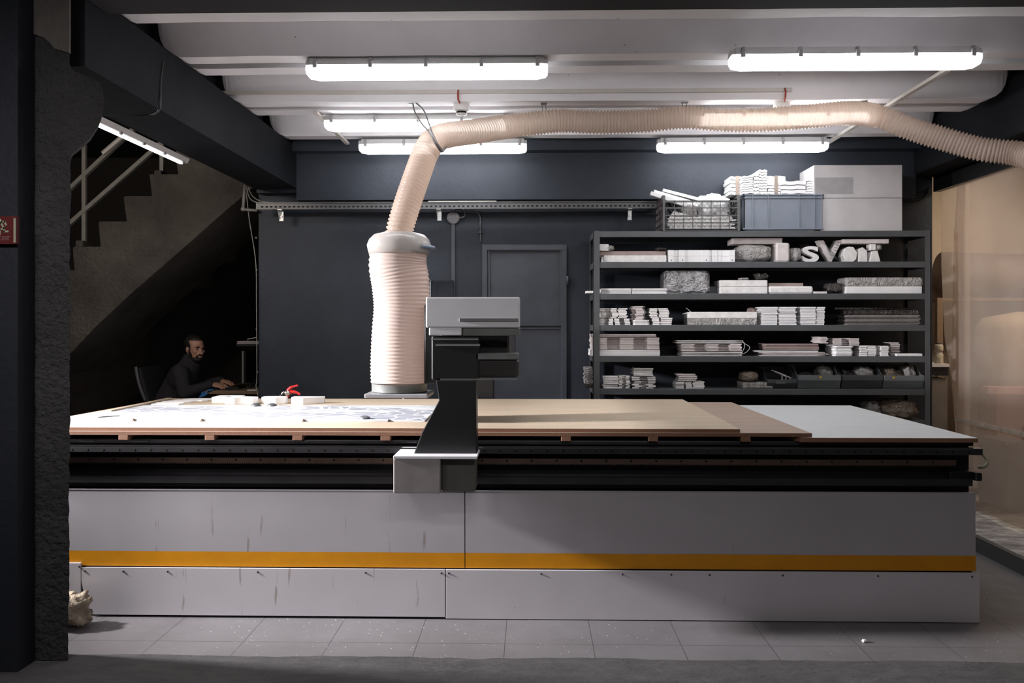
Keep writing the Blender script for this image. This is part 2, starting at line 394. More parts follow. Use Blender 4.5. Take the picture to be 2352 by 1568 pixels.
# pillar with haunch
edge = [(-60,160),(150,160),(164,170),(176,200),(186,226),(202,237),(232,240),(262,236),(290,226),(316,208),(336,186),(350,166),(380,161),(440,163),(560,160),(700,163),(860,160),(1000,161),(1150,158),(1300,160),(1420,157),(1540,156)]
py = 3.50; vs = []; fs = []; rows = []; yy = -60
while yy < 1524: rows.append(yy); yy += 8
rows.append(1526); nc = 14
def ed(y):
    for (ya, xa), (yb_, xb) in zip(edge, edge[1:]):
        if ya <= y <= yb_: return xa+(xb-xa)*(y-ya)/(yb_-ya)
    return edge[-1][1]
for y in rows:
    xr = P(ed(y), y, py).x; xl = X(60, py); z = max(.0905, Z(y, py, 110))
    xr += .006*noise.noise(Vector((0, z*22, 5))) if y > 150 else 0
    for k in range(nc+1):
        x = xl+(xr-xl)*k/nc; d = .006*noise.noise(Vector((x*9, z*7, 2)))+.004*noise.noise(Vector((x*30, z*24, 2))) if 0 < k < nc else 0
        vs.append((x, py+d, z))
    vs += [(xr-.045, py+.08, z), (xl-.045, py+.08, z)]
w_ = nc+3
for i in range(len(rows)-1):
    for k in range(w_): a = i*w_+k; b = i*w_+(k+1) % w_; fs.append((a, b, b+w_, a+w_))
fs += [tuple(range(w_)), tuple(range((len(rows)-1)*w_, len(rows)*w_))]
struct(MB().add(vs, fs).build('pillar', M['pillar'], None))
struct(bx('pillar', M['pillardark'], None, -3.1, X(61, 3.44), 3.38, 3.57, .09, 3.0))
tp = MB(); poly = [(X(a, py-.010), Z(b, py-.010, 110)) for a, b in [(64,-40),(159,-40),(159,122),(140,116),(126,112),(112,96),(100,86),(84,80),(72,76),(64,66)]]
tp.prism(poly, 'y', py-.010, py+.002); struct(tp.build('trim_6', plain('bare render', (.10,.09,.08), .8, bs=.8, bsc=40, bd=.01), None))
# stair
g = MB(); Y = 7.16
outl = [(-120,838),(-120,960)]
steps = [(580,438-65),(520,372)]
prof = [(100,870),(165,812),(165,806)]
under = [(100,866),(165,808),(220,750),(300,675),(400,588),(500,500),(562,447),(600,415)]
ups = [(600,250),(520,250),(462,250),(462,306),(404,306),(404,362),(409,400),(345,400),(343,396),(349,450),(287,450),(284,454),(291,508),(229,508),(226,512),(231,566),(169,566),(167,570),(171,620),(112,620),(110,680),(100,680)]
poly = [(X(a, Y), Z(b, Y, 350)) for a, b in under+ups]
g.prism(poly, 'y', Y, Y+1.1); o = struct(g.build('staircase', M['stair'], None, bevel=.012))
hr = thing('handrail', 'grey green steel handrail with two sloping bars above the concrete stair', 'handrail', P(190, 560, 7.25))
Y = 7.28
for (a, b) in (((120,468),(372,232)), ((120,546),(400,300))):
    g = MB(); p, q = P(a[0], a[1], Y), P(b[0], b[1], Y); d = (q-p).normalized(); w = Vector((-d.z, 0, d.x))*.016
    g.add([p+w+Vector((0, s, 0)) for s in (0, .04)]+[p-w+Vector((0, s, 0)) for s in (0, .04)]+[q+w+Vector((0, s, 0)) for s in (0, .04)]+[q-w+Vector((0, s, 0)) for s in (0, .04)],
          [(0,1,3,2),(4,6,7,5),(0,4,5,1),(2,3,7,6),(0,2,6,4),(1,5,7,3)])
    g.build('rail_bar', M['pipegrey'], hr)
for a, b0, b1 in ((191, 330, 562), (370, 300, 402)):
    g = MB(); x = X(a, Y); g.box(x-.016, x+.016, Y+.005, Y+.035, Z(b1, Y, a), Z(b0, Y, a)); pr = g.build('rail_post', M['pipegrey'], hr)
    bx('post_foot', M['stair'], pr, x-.03, x+.03, Y-.07, Y+.05, Z(b1+6, Y, a), Z(b1-8, Y, a), .005)
p0, p1 = P(236, 352, 7.26), P(292, 304, 7.26)
tag(MB().tube([p0, p1], .019, 6).build('rail_sleeve', M['conduit'], None), 'pale tape sleeve wrapped round the upper handrail bar', 'sleeve')

# ================================================================== LAMPS
def fixture(x0, x1, Y, zc, label, lit='tube'):
    r = thing('fluorescent_light', label, 'ceiling light', ((x0+x1)/2, Y, zc-.05), 'sealed fluorescent ceiling lights')
    h = .05; w = .055
    g = MB(); g.prism([(Y-w*.75, zc+h), (Y+w*.75, zc+h), (Y+w, zc+.012), (Y-w, zc+.012)], 'x', x0+.02, x1-.02)
    for s, xe in ((-1, x0), (1, x1)): g.prism([(Y-w*.55, zc+h-.008), (Y+w*.55, zc+h-.008), (Y+w*.9, zc+.012), (Y-w*.9, zc+.012)], 'x', xe, xe-s*.03)
    g.build('housing', M['housing'], r)
    dp = [(Y-w*.97, zc+.0118), (Y+w*.97, zc+.0118), (Y+w*.94, zc-.020), (Y+w*.6, zc-.05), (Y-w*.6, zc-.05), (Y-w*.94, zc-.020)]
    g = MB(); g.prism(dp, 'x', x0+.055, x1-.055); g.build('diffuser', M[lit], r)
    for s, xe in ((-1, x0), (1, x1)):
        g = MB(); a = xe-s*.055; sm = [(y*1.0*.75+Y*.25, z*.6+(zc)*.4) for y, z in dp]; n = 6
        g.add([(a, y, z) for y, z in dp]+[(xe-s*.012, y, z*.85+zc*.15) for y, z in dp]+[(xe, y, z) for y, z in sm],
              [(i, (i+1) % n, n+(i+1) % n, n+i) for i in range(n)]+[(n+i, n+(i+1) % n, 2*n+(i+1) % n, 2*n+i) for i in range(n)]+[tuple(range(2*n, 3*n))])
        g.build('end_cap', M['clear'], r)
    for k in range(5):
        x = x0+.055+k*(x1-x0-.11)/4
        for s in (-1, 1):
            g = MB(); g.box(x-.011, x+.011, Y+s*w*.9, Y+s*(w+.012), zc-.006, zc+.03, .003); g.box(x-.007, x+.007, Y+s*w*.8, Y+s*(w+.006), zc+.03, zc+.046)
            g.build('clip', M['clip'], r)
    return r
fixture(X(706, 4.6), X(1258, 4.6), 4.6, 2.805, 'fluorescent light nearest the camera above the left half of the table')
fixture(X(1676, 4.47), X(2248, 4.47), 4.47, 2.805, 'fluorescent light nearest the camera at the upper right')
fixture(X(747, 5.85), X(1180, 5.85), 5.85, 2.808, 'middle left fluorescent light partly behind the hose bend')
fixture(X(1590, 5.72), X(2010, 5.72), 5.72, 2.806, 'middle right fluorescent light hidden behind the horizontal hose')
fixture(X(826, 6.55), X(1210, 6.55), 6.55, 2.79, 'rear left fluorescent light against the dark wall')
fixture(X(1509, 6.55), X(1900, 6.55), 6.55, 2.79, 'rear right fluorescent light above the shelving crates')
# stair lamp, running in depth under the beam edge
r = thing('fluorescent_light', 'fluorescent light running along the underside of the dark left beam', 'ceiling light', (-2.27, 5.1, 2.46), 'sealed fluorescent ceiling lights')
g = MB(); g.prism([(-2.275, 2.50), (-2.235, 2.50), (-2.22, 2.528), (-2.275, 2.528)], 'y', 4.35, 5.62); g.build('housing', M['housing'], r)
g = MB(); g.prism([(-2.274, 2.50), (-2.25, 2.50), (-2.253, 2.488), (-2.27, 2.488)], 'y', 4.39, 5.58); g.build('diffuser', M['tubedim'], r)
for k in range(5):
    y = 4.42+k*.285
    g = MB(); g.box(-2.246, -2.232, y-.012, y+.012, 2.49, 2.515, .003); g.build('clip', M['clip'], r)

# trunking, detectors
t1 = MB(); t1.box(X(505, 5.48), X(1818, 5.48), 5.465, 5.486, Z(214, 5.47), Z(205, 5.47)); tag(t1.build('cable_trunking', M['conduit'], None), 'long cream cable trunking running across the ceiling plank face', 'trunking')
g = MB(); g.box(-1.43, -1.40, 5.68, 6.68, 2.835, 2.852); tag(g.build('cable_trunking', M['conduit'], None), 'short cream trunking beside the left ends of the lights', 'trunking')
g = MB(); g.box(2.26, 2.29, 4.80, 6.75, 2.835, 2.855); tag(g.build('cable_trunking', M['conduit'], None), 'cream trunking crossing behind the right end of the hose', 'trunking')
def detector(px, lab):
    Y = 5.575; x = X(px, Y); r = thing('smoke_detector', lab, 'smoke detector', (x, Y, 2.79), 'round white smoke detectors on the ceiling')
    MB().lathe((x, Y, 2.832), [(.052, 0), (.054, .008), (.05, .028)]).build('detector_base', M['detector'], r, 'auto')
    g = MB(); g.lathe((x, Y, 2.79), [(.016, 0), (.03, .004), (.036, .012)], 24)
    g.lathe((x, Y, 2.815), [(.038, 0), (.05, .006), (.052, .018)], 24)
    g.build('detector_head', M['detector'], r, 'auto')
    MB().lathe((x, Y, 2.801), [(.031, 0), (.033, .015)], 16).build('vent_slots', M['hole'], r)
    MB().tube([(x-.012, 5.47, 2.925), (x-.012, 5.45, 2.90), (x-.012, 5.46, 2.865), (x-.005, 5.50, 2.853)], .006, 8).build('red_cable', M['redcable'], r, True)
detector(1060, 'smoke detector with red cable just right of the hose bend')
detector(1796, 'smoke detector with red cable above the middle of the horizontal hose')

# ================================================================== HOSE
def catmull(pts, n):
    out = []; q = [pts[0]]+list(pts)+[pts[-1]]
    for i in range(1, len(q)-2):
        for k in range(n):
            t = k/n; a, b, c, d = q[i-1], q[i], q[i+1], q[i+2]
            out.append(.5*((2*b)+(c-a)*t+(2*a-5*b+4*c-d)*t*t+(3*b-a-3*c+d)*t**3))
    out.append(pts[-1]); return out
def resample(pts, step):
    out = [pts[0]]; acc = 0
    for a, b in zip(pts, pts[1:]):
        L = (b-a).length; pos = 0
        while acc+(L-pos) >= step:
            pos += step-acc; acc = 0; out.append(a+(b-a)*(pos/L))
        acc += L-pos
    return out
def corrugated(pts, r0, pitch, amp, rf=None, n=28):
    q = resample(catmull(pts, 24), pitch/4); rs = []
    for i in range(len(q)):
        base = r0*(rf(i/len(q)) if rf else 1); rs.append(base+amp*(1, .25, -.8, .25)[i % 4])
    return MB().tube(q, rs, n)
hp = [P(a, b, y) for a, b, y in [(2640,430,4.4),(2430,377,4.95),(2340,353,5.18),(2253,342,5.28),(2167,319,5.36),(2080,291,5.42),(2015,267,5.48),(1950,260,5.43),(1850,268,5.42),(1740,276,5.42),(1650,275,5.43),(1573,270,5.45),(1480,278,5.5),(1370,281,5.5),(1280,278,5.48),(1165,291,5.4),(1090,302,5.22),(1030,310,5.05),(998,322,4.95),(978,350,4.86),(962,392,4.79),(948,432,4.73),(932,480,4.68),(918,528,4.65),(912,560,4.65)]]
hroot = thing('extraction_hose', 'beige translucent spiral dust hose hung under the ceiling and dropping to the router', 'hose', P(912, 905, 4.65))
corrugated(hp, .066, .0215, .0085).build('spiral_hose', M['hose'], hroot, True)
vp = [P(a, b, 4.65) for a, b in [(916,575),(914,610),(920,650),(922,700),(918,760),(918,820),(918,878)]]
prf = lambda t: 1+.03*math.sin(t*9)
corrugated(vp, .149, .019, .003, prf, 40).build('wide_sleeve', M['hosewide'], hroot, True)
c = P(917, 576, 4.65)
MB().lathe(c, [(.160, -.02), (.168, .01), (.172, .03), (.160, .06), (.135, .085), (.085, .098)], 40).build('collar', M['caph'], hroot, True)
c = P(948, 569, 4.65); MB().lathe(c, [(.118, -.008), (.121, 0), (.118, .008)], 40).build('clamp_ring', plain('pale blue ring', (.30,.38,.50), .3), hroot, True)
# hanging wires
sl = MB()
st = [P(948, 238, 5.55), P(955, 262, 5.3), P(972, 288, 4.95), P(988, 305, 4.80), P(1000, 330, 4.79), P(1013, 346, 4.84)]
s2 = [P(955, 236, 5.55), P(972, 252, 5.3), P(984, 280, 4.93), P(992, 303, 4.80), P(1005, 330, 4.79), P(1016, 344, 4.84)]
for s in (st, s2): sl.tube(catmull(s, 8), .005, 8)
sl.tube(catmull([P(986,300,4.79), P(996,318,4.78), P(1006,336,4.79), P(1016,347,4.85), P(1030,330,5.1)], 8), .0085, 8)
sl.lathe(P(943, 237, 5.55), [(.02, -.006), (.02, .006)], 10)
tag(sl.build('hanging_cable', M['wire'], None, True), 'grey looped cable slung round the hose at its bend', 'cable')
for px, y0, y1, lab in ((1249, 234, 254, 'thin wire hanger holding the hose right of the bend'), (1572, 232, 247, 'thin wire hanger holding the hose left of the far smoke detector'), (1984, 225, 238, 'thin wire hanger holding the hose at its right hump')):
    g = MB(); a = P(px, y0, 5.55); b = P(px, y1, 5.5)
    g.tube([(a.x-.012, 5.55, 2.858), (b.x-.008, 5.5, b.z-.01)], .0022, 6); g.tube([(a.x+.008, 5.55, 2.858), (b.x+.02, 5.5, b.z-.02)], .0022, 6)
    g.box(a.x-.02, a.x+.02, 5.54, 5.56, 2.852, 2.862); tag(g.build('wire_hanger', M['wire'], None), lab, 'wire hanger')

# ================================================================== WALL SERVICES
tr = thing('cable_tray', 'perforated grey steel cable tray running along the dark wall', 'cable tray', (X(1000, 6.8), 6.85, Z(480, 6.85)))
g = MB(); ya = 6.80; x0, x1 = X(588, ya), X(1512, ya); zt, zb = Z(463, ya), Z(479, ya)
g.box(x0, x1, ya, ya+.003, zb, zt); g.box(x0, x1, ya, 6.86, zt-.003, zt); g.box(x0, x1, ya-.01, ya, zt-.006, zt)
g.mat(1)
x = x0+.04; k = 0
while x < x1-.05:
    g.box(x, x+.018, ya-.0015, ya, zb+.014, zb+.026); x += .036; k += 1
g.build('tray_channel', [M['tray'], M['hole']], tr)
for px in (645, 1008, 1445):
    bxx = X(px, 6.85); g = MB(); g.prism([(6.80, zb), (6.86, zb), (6.86, zb-.075), (6.845, zb-.075)], 'x', bxx-.013, bxx-.010)
    g.box(bxx-.013, bxx+.02, 6.852, 6.857, zb-.085, zb); g.box(bxx-.013, bxx+.02, 6.80, 6.857, zb-.004, zb)
    g.lathe((bxx+.004, 6.850, zb-.05), [(.008, 0), (.008, .006)], 8, Vector((0, -1, 0))); g.build('bracket', M['galv'], tr)
g = MB(); a, b = X(983, 6.8), X(1140, 6.8); g.tube([(a, 6.82, zt+.006), (b, 6.82, zt+.006)], .005, 8); tag(g.build('metal_rod', M['conduit'], None, True), 'thin pale rod lying on top of the cable tray right of the hose', 'rod')
g = MB(); jp = P(1041, 500, 6.98)
r = thing('junction_box', 'round painted junction box on the dark wall left of the door', 'junction box', jp)
MB().lathe((jp.x, 6.999, jp.z), [(.052, 0), (.052, .03), (.045, .036)], 28, Vector((0, -1, 0))).build('box_body', plain('box paint', (.14,.13,.135), .5), r, 'auto')
g = MB(); g.box(jp.x-.014, jp.x+.014, 6.975, 6.999, .3, jp.z-.045); g.build('trunking_drop', M['doorp'], r)
g = MB(); g.tube(catmull([Vector((jp.x+.045, 6.98, jp.z)), Vector((jp.x+.09, 6.98, jp.z+.01)), Vector((jp.x+.09, 6.98, jp.z+.06)), Vector((jp.x+.03, 6.98, jp.z+.085)), Vector((jp.x, 6.98, jp.z+.06))], 6), .008, 8); g.build('conduit_loop', M['tray'], r, True)
g = MB(); g.tube(catmull([P(1055, 486, 6.98), P(1090, 487, 6.98), P(1102, 495, 6.98), P(1103, 530, 6.98), P(1104, 556, 6.98)], 6), .007, 8)
g.box(X(1098, 6.98), X(1108, 6.98), 6.965, 6.999, Z(536, 6.98), Z(531, 6.98)); tag(g.build('wall_cable', M['tray'], None, True), 'painted cable drop ending at the top left corner of the door', 'cable')
g = MB(); g.tube([P(563, 425, 6.95), P(558, 478, 6.95)], .012, 10); g.ell(P(558, 480, 6.95), (.018, .018, .018)); g.tube([P(558, 481, 6.95), P(590, 483, 6.95)], .011, 10)
tag(g.build('conduit_pipe', M['pipegrey'], None, True), 'grey conduit elbow at the left end of the cable tray', 'pipe')
g = MB()
for k, s in enumerate(([(570,430),(580,450),(600,462),(640,466)], [(566,430),(574,455),(592,465),(630,468)])): g.tube(catmull([P(a, b, 6.93) for a, b in s], 6), .0045, 6)
tag(g.build('loose_cables', M['pipegrey'], None, True), 'pair of cables curving from the left beam down to the tray', 'cable')
g = MB(); g.tube(catmull([P(565, 430, 6.96), P(572, 500, 6.96), P(587, 600, 6.97), P(589, 700, 6.97), P(590, 860, 6.97), P(588, 885, 6.97), P(592, 908, 6.97)], 8), .004, 6)
for q in ((588, 546), (589, 620), (589, 756), (591, 855)): g.ell(P(q[0], q[1], 6.97), (.008, .006, .008), n=8, m=6)
tag(g.build('wall_edge_cable', M['pipegrey'], None, True), 'thin pale cable clipped down the left edge of the dark wall', 'cable')
g = MB(); g.tube(catmull([P(374, 140, 4.36), P(368, 190, 4.33), P(367, 236, 4.32), P(363, 256, 4.34), P(345, 263, 4.42), P(300, 264, 4.45), P(225, 263, 4.44)], 10), .007, 8)
tag(g.build('beam_cable', M['blackbody'], None, True), 'black cable looping down and under the dark left beam', 'cable')

# ================================================================== EXIT SIGN
Y = 3.355; r = thing('exit_sign', 'red fire exit sign on the dark pillar at the left edge', 'sign', P(2, 560, Y))
g = MB(); pbox(g, -34, 36, 496, 560, Y, .024); g.build('sign_board', M['signred'], r)
g = MB(); pbox(g, 31, 35.5, 501, 557, Y-.003, .004); g.build('edge_strip', M['signwhite'], r)
def sp(a, b): return P(a/14.25, 470+b/14.25, Y-.002)
g = MB()
for s in ([(0,600),(50,555),(150,555),(190,655)], [(-60,620),(20,585)], [(20,585),(125,765),(-10,815)], [(125,765),(125,875),(255,872)], [(-10,815),(-10,960)], [(-60,620),(-130,700)]):
    for a, b in zip(s, s[1:]):
        p, q = sp(*a), sp(*b); d = (q-p).normalized(); w = Vector((-d.z, 0, d.x))*.0035; p -= d*.003; q += d*.003
        g.add([p+w, q+w, q-w, p-w, p+w+Vector((0,.002,0)), q+w+Vector((0,.002,0)), q-w+Vector((0,.002,0)), p-w+Vector((0,.002,0))], [(0,1,2,3),(4,7,6,5),(0,4,5,1),(1,5,6,2),(2,6,7,3),(3,7,4,0)])
g.ell(sp(-20, 520), (.008, .002, .008)); g.build('running_figure', M['signwhite'], r)
def text(body, size, loc, mat, parent, name, align='RIGHT', ext=.0006, sx=1.0):
    cu = bpy.data.curves.new('t', 'FONT'); cu.body = body; cu.size = size; cu.align_x = align; cu.extrude = ext
    o = bpy.data.objects.new('t', cu); C.objects.link(o); bpy.context.view_layer.update()
    me = bpy.data.meshes.new_from_object(o.evaluated_get(bpy.context.evaluated_depsgraph_get())); bpy.data.objects.remove(o)
    me.materials.clear(); me.materials.append(mat)
    me.transform(Matrix.Diagonal((sx, 1, 1, 1))); me.transform(Matrix.Rotation(PI/2, 4, 'X'))
    o = bpy.data.objects.new(name, me); C.objects.link(o); o.parent = parent; o.location = Vector(loc)-(wloc(parent) if parent else Vector((0,0,0))); return o
text('FIRE EXIT', .0235, P(23.5, 551.5, Y-.002), M['signtext'], r, 'lettering', sx=.66)

# ================================================================== ROUTER TABLE
YF = 4.3; XL, XR = -2.62, X(2244, YF)
tb = thing('router_table', 'long CNC router table with grey panels and an orange stripe', 'machine', ((XL+XR)/2, 5.2, 0))
g = MB(); g.box(XL+.05, XR-.05, 4.38, 6.0, .02, .62); g.box(XL, XR-.01, 4.36, 6.02, .62, .878); g.build('machine_bed', M['blackbody'], tb)
g = MB(); g.box(XL, XR, 4.33, 6.02, Z(1021, 4.33), Z(1011.5, 4.33), .004)
for i in range(9):
    x = XL+.35+i*.27; g.mat(1).box(x, x+.08, 4.322, 4.331, Z(1017, 4.33), Z(1014, 4.33)); g.mat(0)
g.build('top_extrusion', [M['ledge'], M['railsteel']], tb)
g = MB(); g.box(XL, XR+.01, 4.262, 4.34, Z(1041, 4.27), Z(1028, 4.27), .002); g.mat(1); g.box(XL, XR+.01, 4.262, 4.30, Z(1028.2, 4.27), Z(1026.2, 4.27), 0); g.mat(2)
x = XL+.03
while x < XR: g.lathe((x, 4.2625, Z(1034.5, 4.27)), [(.0062, 0), (.0062, .0012)], 10, Vector((0, -1, 0))); x += .0785
g.build('linear_rail', [M['ledge'], M['chrome'], M['hole']], tb)
g = MB(); zt, zb = Z(1053, 4.3), Z(1065, 4.3); g.box(XL, XR-.10, 4.30, 4.34, zb, zt); g.mat(1); x = XL+.05
while x < XR-.12: g.lathe((x, 4.2995, (zt+zb)/2+.003), [(.006, 0), (.006, .0012)], 8, Vector((0, -1, 0))); x += .1225
g.mat(0); x = XL
while x < XR-.11: g.box(x, x+.005, 4.30, 4.335, zb-.005, zb); x += .0105
g.build('gear_rack', [M['rack'], M['hole']], tb)
g = MB(); g.prism([(4.30, Z(1112, 4.3)), (4.30, Z(1096, 4.3)), (4.36, Z(1090, 4.33)), (4.37, Z(1090, 4.33)), (4.37, Z(1112, 4.3))], 'x', XL, XR-.02); g.build('lower_ledge', M['ledge'], tb)
# upper panels with stripe
zu, zo, zl = Z(1128, YF), Z(1270, YF), Z(1305, YF)
seam = X(1068, YF)
for a, b in ((XL, seam-.002), (seam+.002, XR-.006)):
    p = MB().box(a, b, YF, YF+.03, zl, zu, .002).build('upper_panel', M['panelstain' if a < -1 else 'panel'], tb)
    g = MB(); nseg = 24; vs = []; fs = []
    for i in range(nseg+1):
        x = a+(b-a)*i/nseg; w = .002*noise.noise(Vector((x*3, 1, 0)))
        vs += [(x, YF-.001, zl+.001), (x, YF-.001, zo+w)]
    for i in range(nseg): fs.append((2*i, 2*i+2, 2*i+3, 2*i+1))
    g.add(vs, fs); g.build('orange_stripe', M['orange'], p)
    bx('edge_lip', M['panel'], p, a, b, YF-.002, YF+.002, zu-.001, zu+.003)
YL = 4.285; zt2 = Z(1309, YL); s1, s0 = X(1023, YL), X(187, YL)
def lowpanel(a, b, z0, z1, cut=False, screws=()):
    g = MB()
    if cut: g.prism([(a, z1), (b, z1), (b, z0), (a+.055, z0), (a+.055, z0+.025), (a+.035, z0+.03), (a+.012, z0+.10), (a, z0+.17)], 'y', YL, YL+.012)
    else: g.box(a, b, YL, YL+.012, z0, z1, .0015)
    p = g.build('lower_panel', M['lowstain' if cut else 'lowpanel'], tb)
    for x in screws: MB().lathe((x, YL, z1-.018), [(.0055, 0), (.004, .003)], 8, Vector((0, -1, 0))).build('screw', M['railsteel'], p)
lowpanel(s0, s1-.002, .012, zt2, True, [X(q, YL) for q in (195, 283, 385, 592, 840, 1014)])
lowpanel(s1+.002, XR+.006, .004, zt2, False, [X(q, YL) for q in (1031, 1243, 1430, 1542, 1630, 1798, 2017, 2233)])
lowpanel(XL, s0-.004, Z(1376, YL), zt2+.022, False, [X(182, YL)])
g = MB(); g.box(XL, XR-.02, 4.31, 4.36, zl-.02, zl+.01); g.build('inner_rail', M['blackbody'], tb)
g = MB(); g.box(XR-.02, XR+.012, 4.27, 4.33, Z(1098, 4.3), Z(1080, 4.3), .004); g.box(XR-.13, XR-.02, 4.30, 4.345, Z(1097, 4.3), Z(1079, 4.3), .003)
for q in (2190, 2206): g.lathe((X(q, 4.3), 4.30, Z(1088, 4.3)), [(.007, 0), (.005, .004)], 8, Vector((0, -1, 0)))
g.build('end_stop', M['blackbody'], tb)
g = MB(); c = P(2252, 1056, 4.5); g.tube([c+Vector((.038*math.cos(t)*1.0-.005, .02*math.sin(t), .034*math.sin(t))) for t in [PI*(-.62+i*1.24/12) for i in range(13)]], .009, 10)
g.build('hose_loop', M['signwhite'], tb, True)

# boards on the table
def slab(name, mats, pts, z0, z1, label, cat, grp=None):
    g = MB(); n = len(pts)
    g.prism(pts, 'z', z0, z1); g.m[1] = 1 if len(mats) > 1 else 0; g.m[0] = 0
    o = g.build(name, mats, None)
    for p in o.data.polygons: p.material_index = 1 if abs(p.normal.z) > .5 and len(mats) > 1 else 0
    return tag(o, label, cat, grp)
z0 = .8785
slab('base_board', [M['mdfedge'], M['base']], [(X(1842, 4.29), 4.29), (XR, 4.29), (XR, 5.98), (X(1600, 5.98), 5.98), (X(1600, 5.0), 5.0)], z0, .900, 'white faced board lying lowest at the right end of the router table', 'board')
for px in (285, 483, 684, 886, 1300, 1500, 1712):
    x = X(px, 4.31); lab = {285: 'furthest left spacer block', 483: 'second spacer block from the pillar', 684: 'third spacer block from the pillar', 886: 'spacer block just left of the gantry leg', 1300: 'spacer block right of the gantry leg', 1500: 'spacer block midway between gantry and the brown board end', 1712: 'rightmost spacer block beneath the end of the brown board'}[px]
    g = MB(); g.box(x-.024, x+.024, 4.30, 4.95, z0, .9025, .002)
    tag(g.build('spacer_block', M['mdfedge'], None), lab+' under the MDF boards', 'block', 'wooden spacer blocks under the boards')
slab('mdf_board', [M['mdfedge'], M['mdf']], [(XL, 4.30), (X(1865, 4.30), 4.30), (X(1680, 5.98), 5.98), (XL, 5.98)], .9030, .9205, 'brown MDF board under the chipboard showing at the right of the gantry', 'board')
o = slab('chipboard_sheet', [M['mdfedge'], M['chip']], [(XL, 4.315), (X(1700, 4.315), 4.315), (X(1568, 6.0), 6.0), (-2.53, 6.0)], .9210, .9380, 'sanded tan chipboard sheet on top of the board pile across the table', 'board')
zs = .9382
slab('engraved_sheet', [M['sheet']], [(-2.56, 4.60), (X(975, 4.60), 4.60), (X(1010, 5.48), 5.48), (-2.50, 5.48)], zs, zs+.004, 'glossy white sheet engraved with letter outlines on the left of the table', 'sheet')
# dark chips / offcuts
def chip(px, Y, w, h, lab, m='rack'):
    x = X(px, Y); g = MB(); g.add([(x-w, Y, zs), (x+w, Y, zs), (x-w*.6, Y+.012, zs+h), (x+w*1.6, Y+.05, zs), (x-w*.5, Y+.045, zs)], [(0,1,2),(1,3,2),(3,4,2),(4,0,2),(0,4,3,1)])
    tag(g.build('wood_chip', M[m], None), lab, 'chip', 'small dark offcuts along the sheet')
for px, l in ((305, 'small dark chip on the front edge of the sheet nearest the pillar'), (463, 'small dark chip at the front edge between pillar and bench middle'), (697, 'small dark chip at the front edge below the clamp'), (893, 'small dark chip at the front edge beside the gantry')): chip(px, 4.585, .008, .014, l)
for px, Y, l in ((838, 4.70, 'grey wedge offcut lying flat near the front right of the sheet'), (588, 5.42, 'grey round offcut on the sheet behind the cut blocks, left of its twin'), (625, 5.42, 'grey round offcut on the sheet behind the cut blocks, right of its twin')):
    x = X(px, Y); g = MB(); g.lathe((x, Y, zs+.004), [(.03, 0), (.028, .01), (.014, .016)], 12); tag(g.build('offcut', M['steelgrey'], None, 'auto'), l, 'offcut')
x = X(243, 4.75); g = MB(); g.prism([(x-.03, 4.72), (x+.045, 4.80), (x+.05, 4.81), (x-.02, 4.76)], 'z', zs+.004, zs+.008); tag(g.build('offcut', M['steelgrey'], None), 'thin grey sliver on the bright sheet at far left', 'offcut')
# foam letter blocks
def block(name, poly, z0, h, lab, cat='foam block', grp='white foam blocks on the table'):
    g = MB(); g.prism(poly, 'z', z0, z0+h); return tag(g.build(name, M['white'], None, bevel=.002), lab, cat, grp)
def T(pl, px, Y): x = X(px, Y); return [(x+a, Y+b) for a, b in pl]
zc = .9382
block('foam_block', T([(0,0),(.09,0),(.09,.10),(.168,.10),(.168,.16),(0,.16)], 486, 5.66), zc, .038, 'white foam block furthest left, nearest the blue cloth')
block('foam_block', T([(0,0),(.062,0),(.13,.04),(.138,0),(.18,0),(.19,.09),(.10,.11),(.02,.08)], 516, 5.56), zc, .043, 'white foam block with a notch in front of the leftmost block')
block('foam_block', T([(0,.06),(.06,0),(.11,0),(.155,.05),(.155,.12),(.07,.13),(.0,.12)], 594, 5.56), zc, .043, 'white foam block just left of the red clamp')
block('foam_block', T([(.0,.05),(.02,.02),(.05,0),(.09,0),(.205,.08),(.205,.12),(.0,.12)], 664, 5.56), zc, .043, 'long white foam block just right of the red clamp')
for k, (px, Y, L, an) in enumerate(((347, 5.50, .17, .02), (358, 5.60, .17, .06), (372, 5.69, .18, .04), (398, 5.78, .2, -.03), (420, 5.86, .19, .05))):
    x = X(px, Y); g = MB(); g.prism([(x, Y), (x+L, Y+an*.5), (x+L+.02, Y+.05+an*.5), (x+.02, Y+.055)], 'z', zc, zc+.008)
    tag(g.build('plastic_strip', M['white'], None), ['nearest of the flat white strips by the table corner', 'second nearest flat white strip by the table corner', 'middle one of the flat white strips by the table corner', 'second furthest flat white strip by the table corner', 'furthest flat white strip by the table corner'][k], 'strip', 'flat white strips at the back left of the table')
g = MB(); a, b = P(308, 930, 5.4), P(375, 914, 5.9); g.prism([(-2.49, 5.05), (-2.46, 5.05), (-2.455, 5.9), (-2.49, 5.9)], 'z', zc+.0045, zc+.012); tag(g.build('batten', M['chip'], None), 'thin wooden batten along the left edge of the table', 'batten')
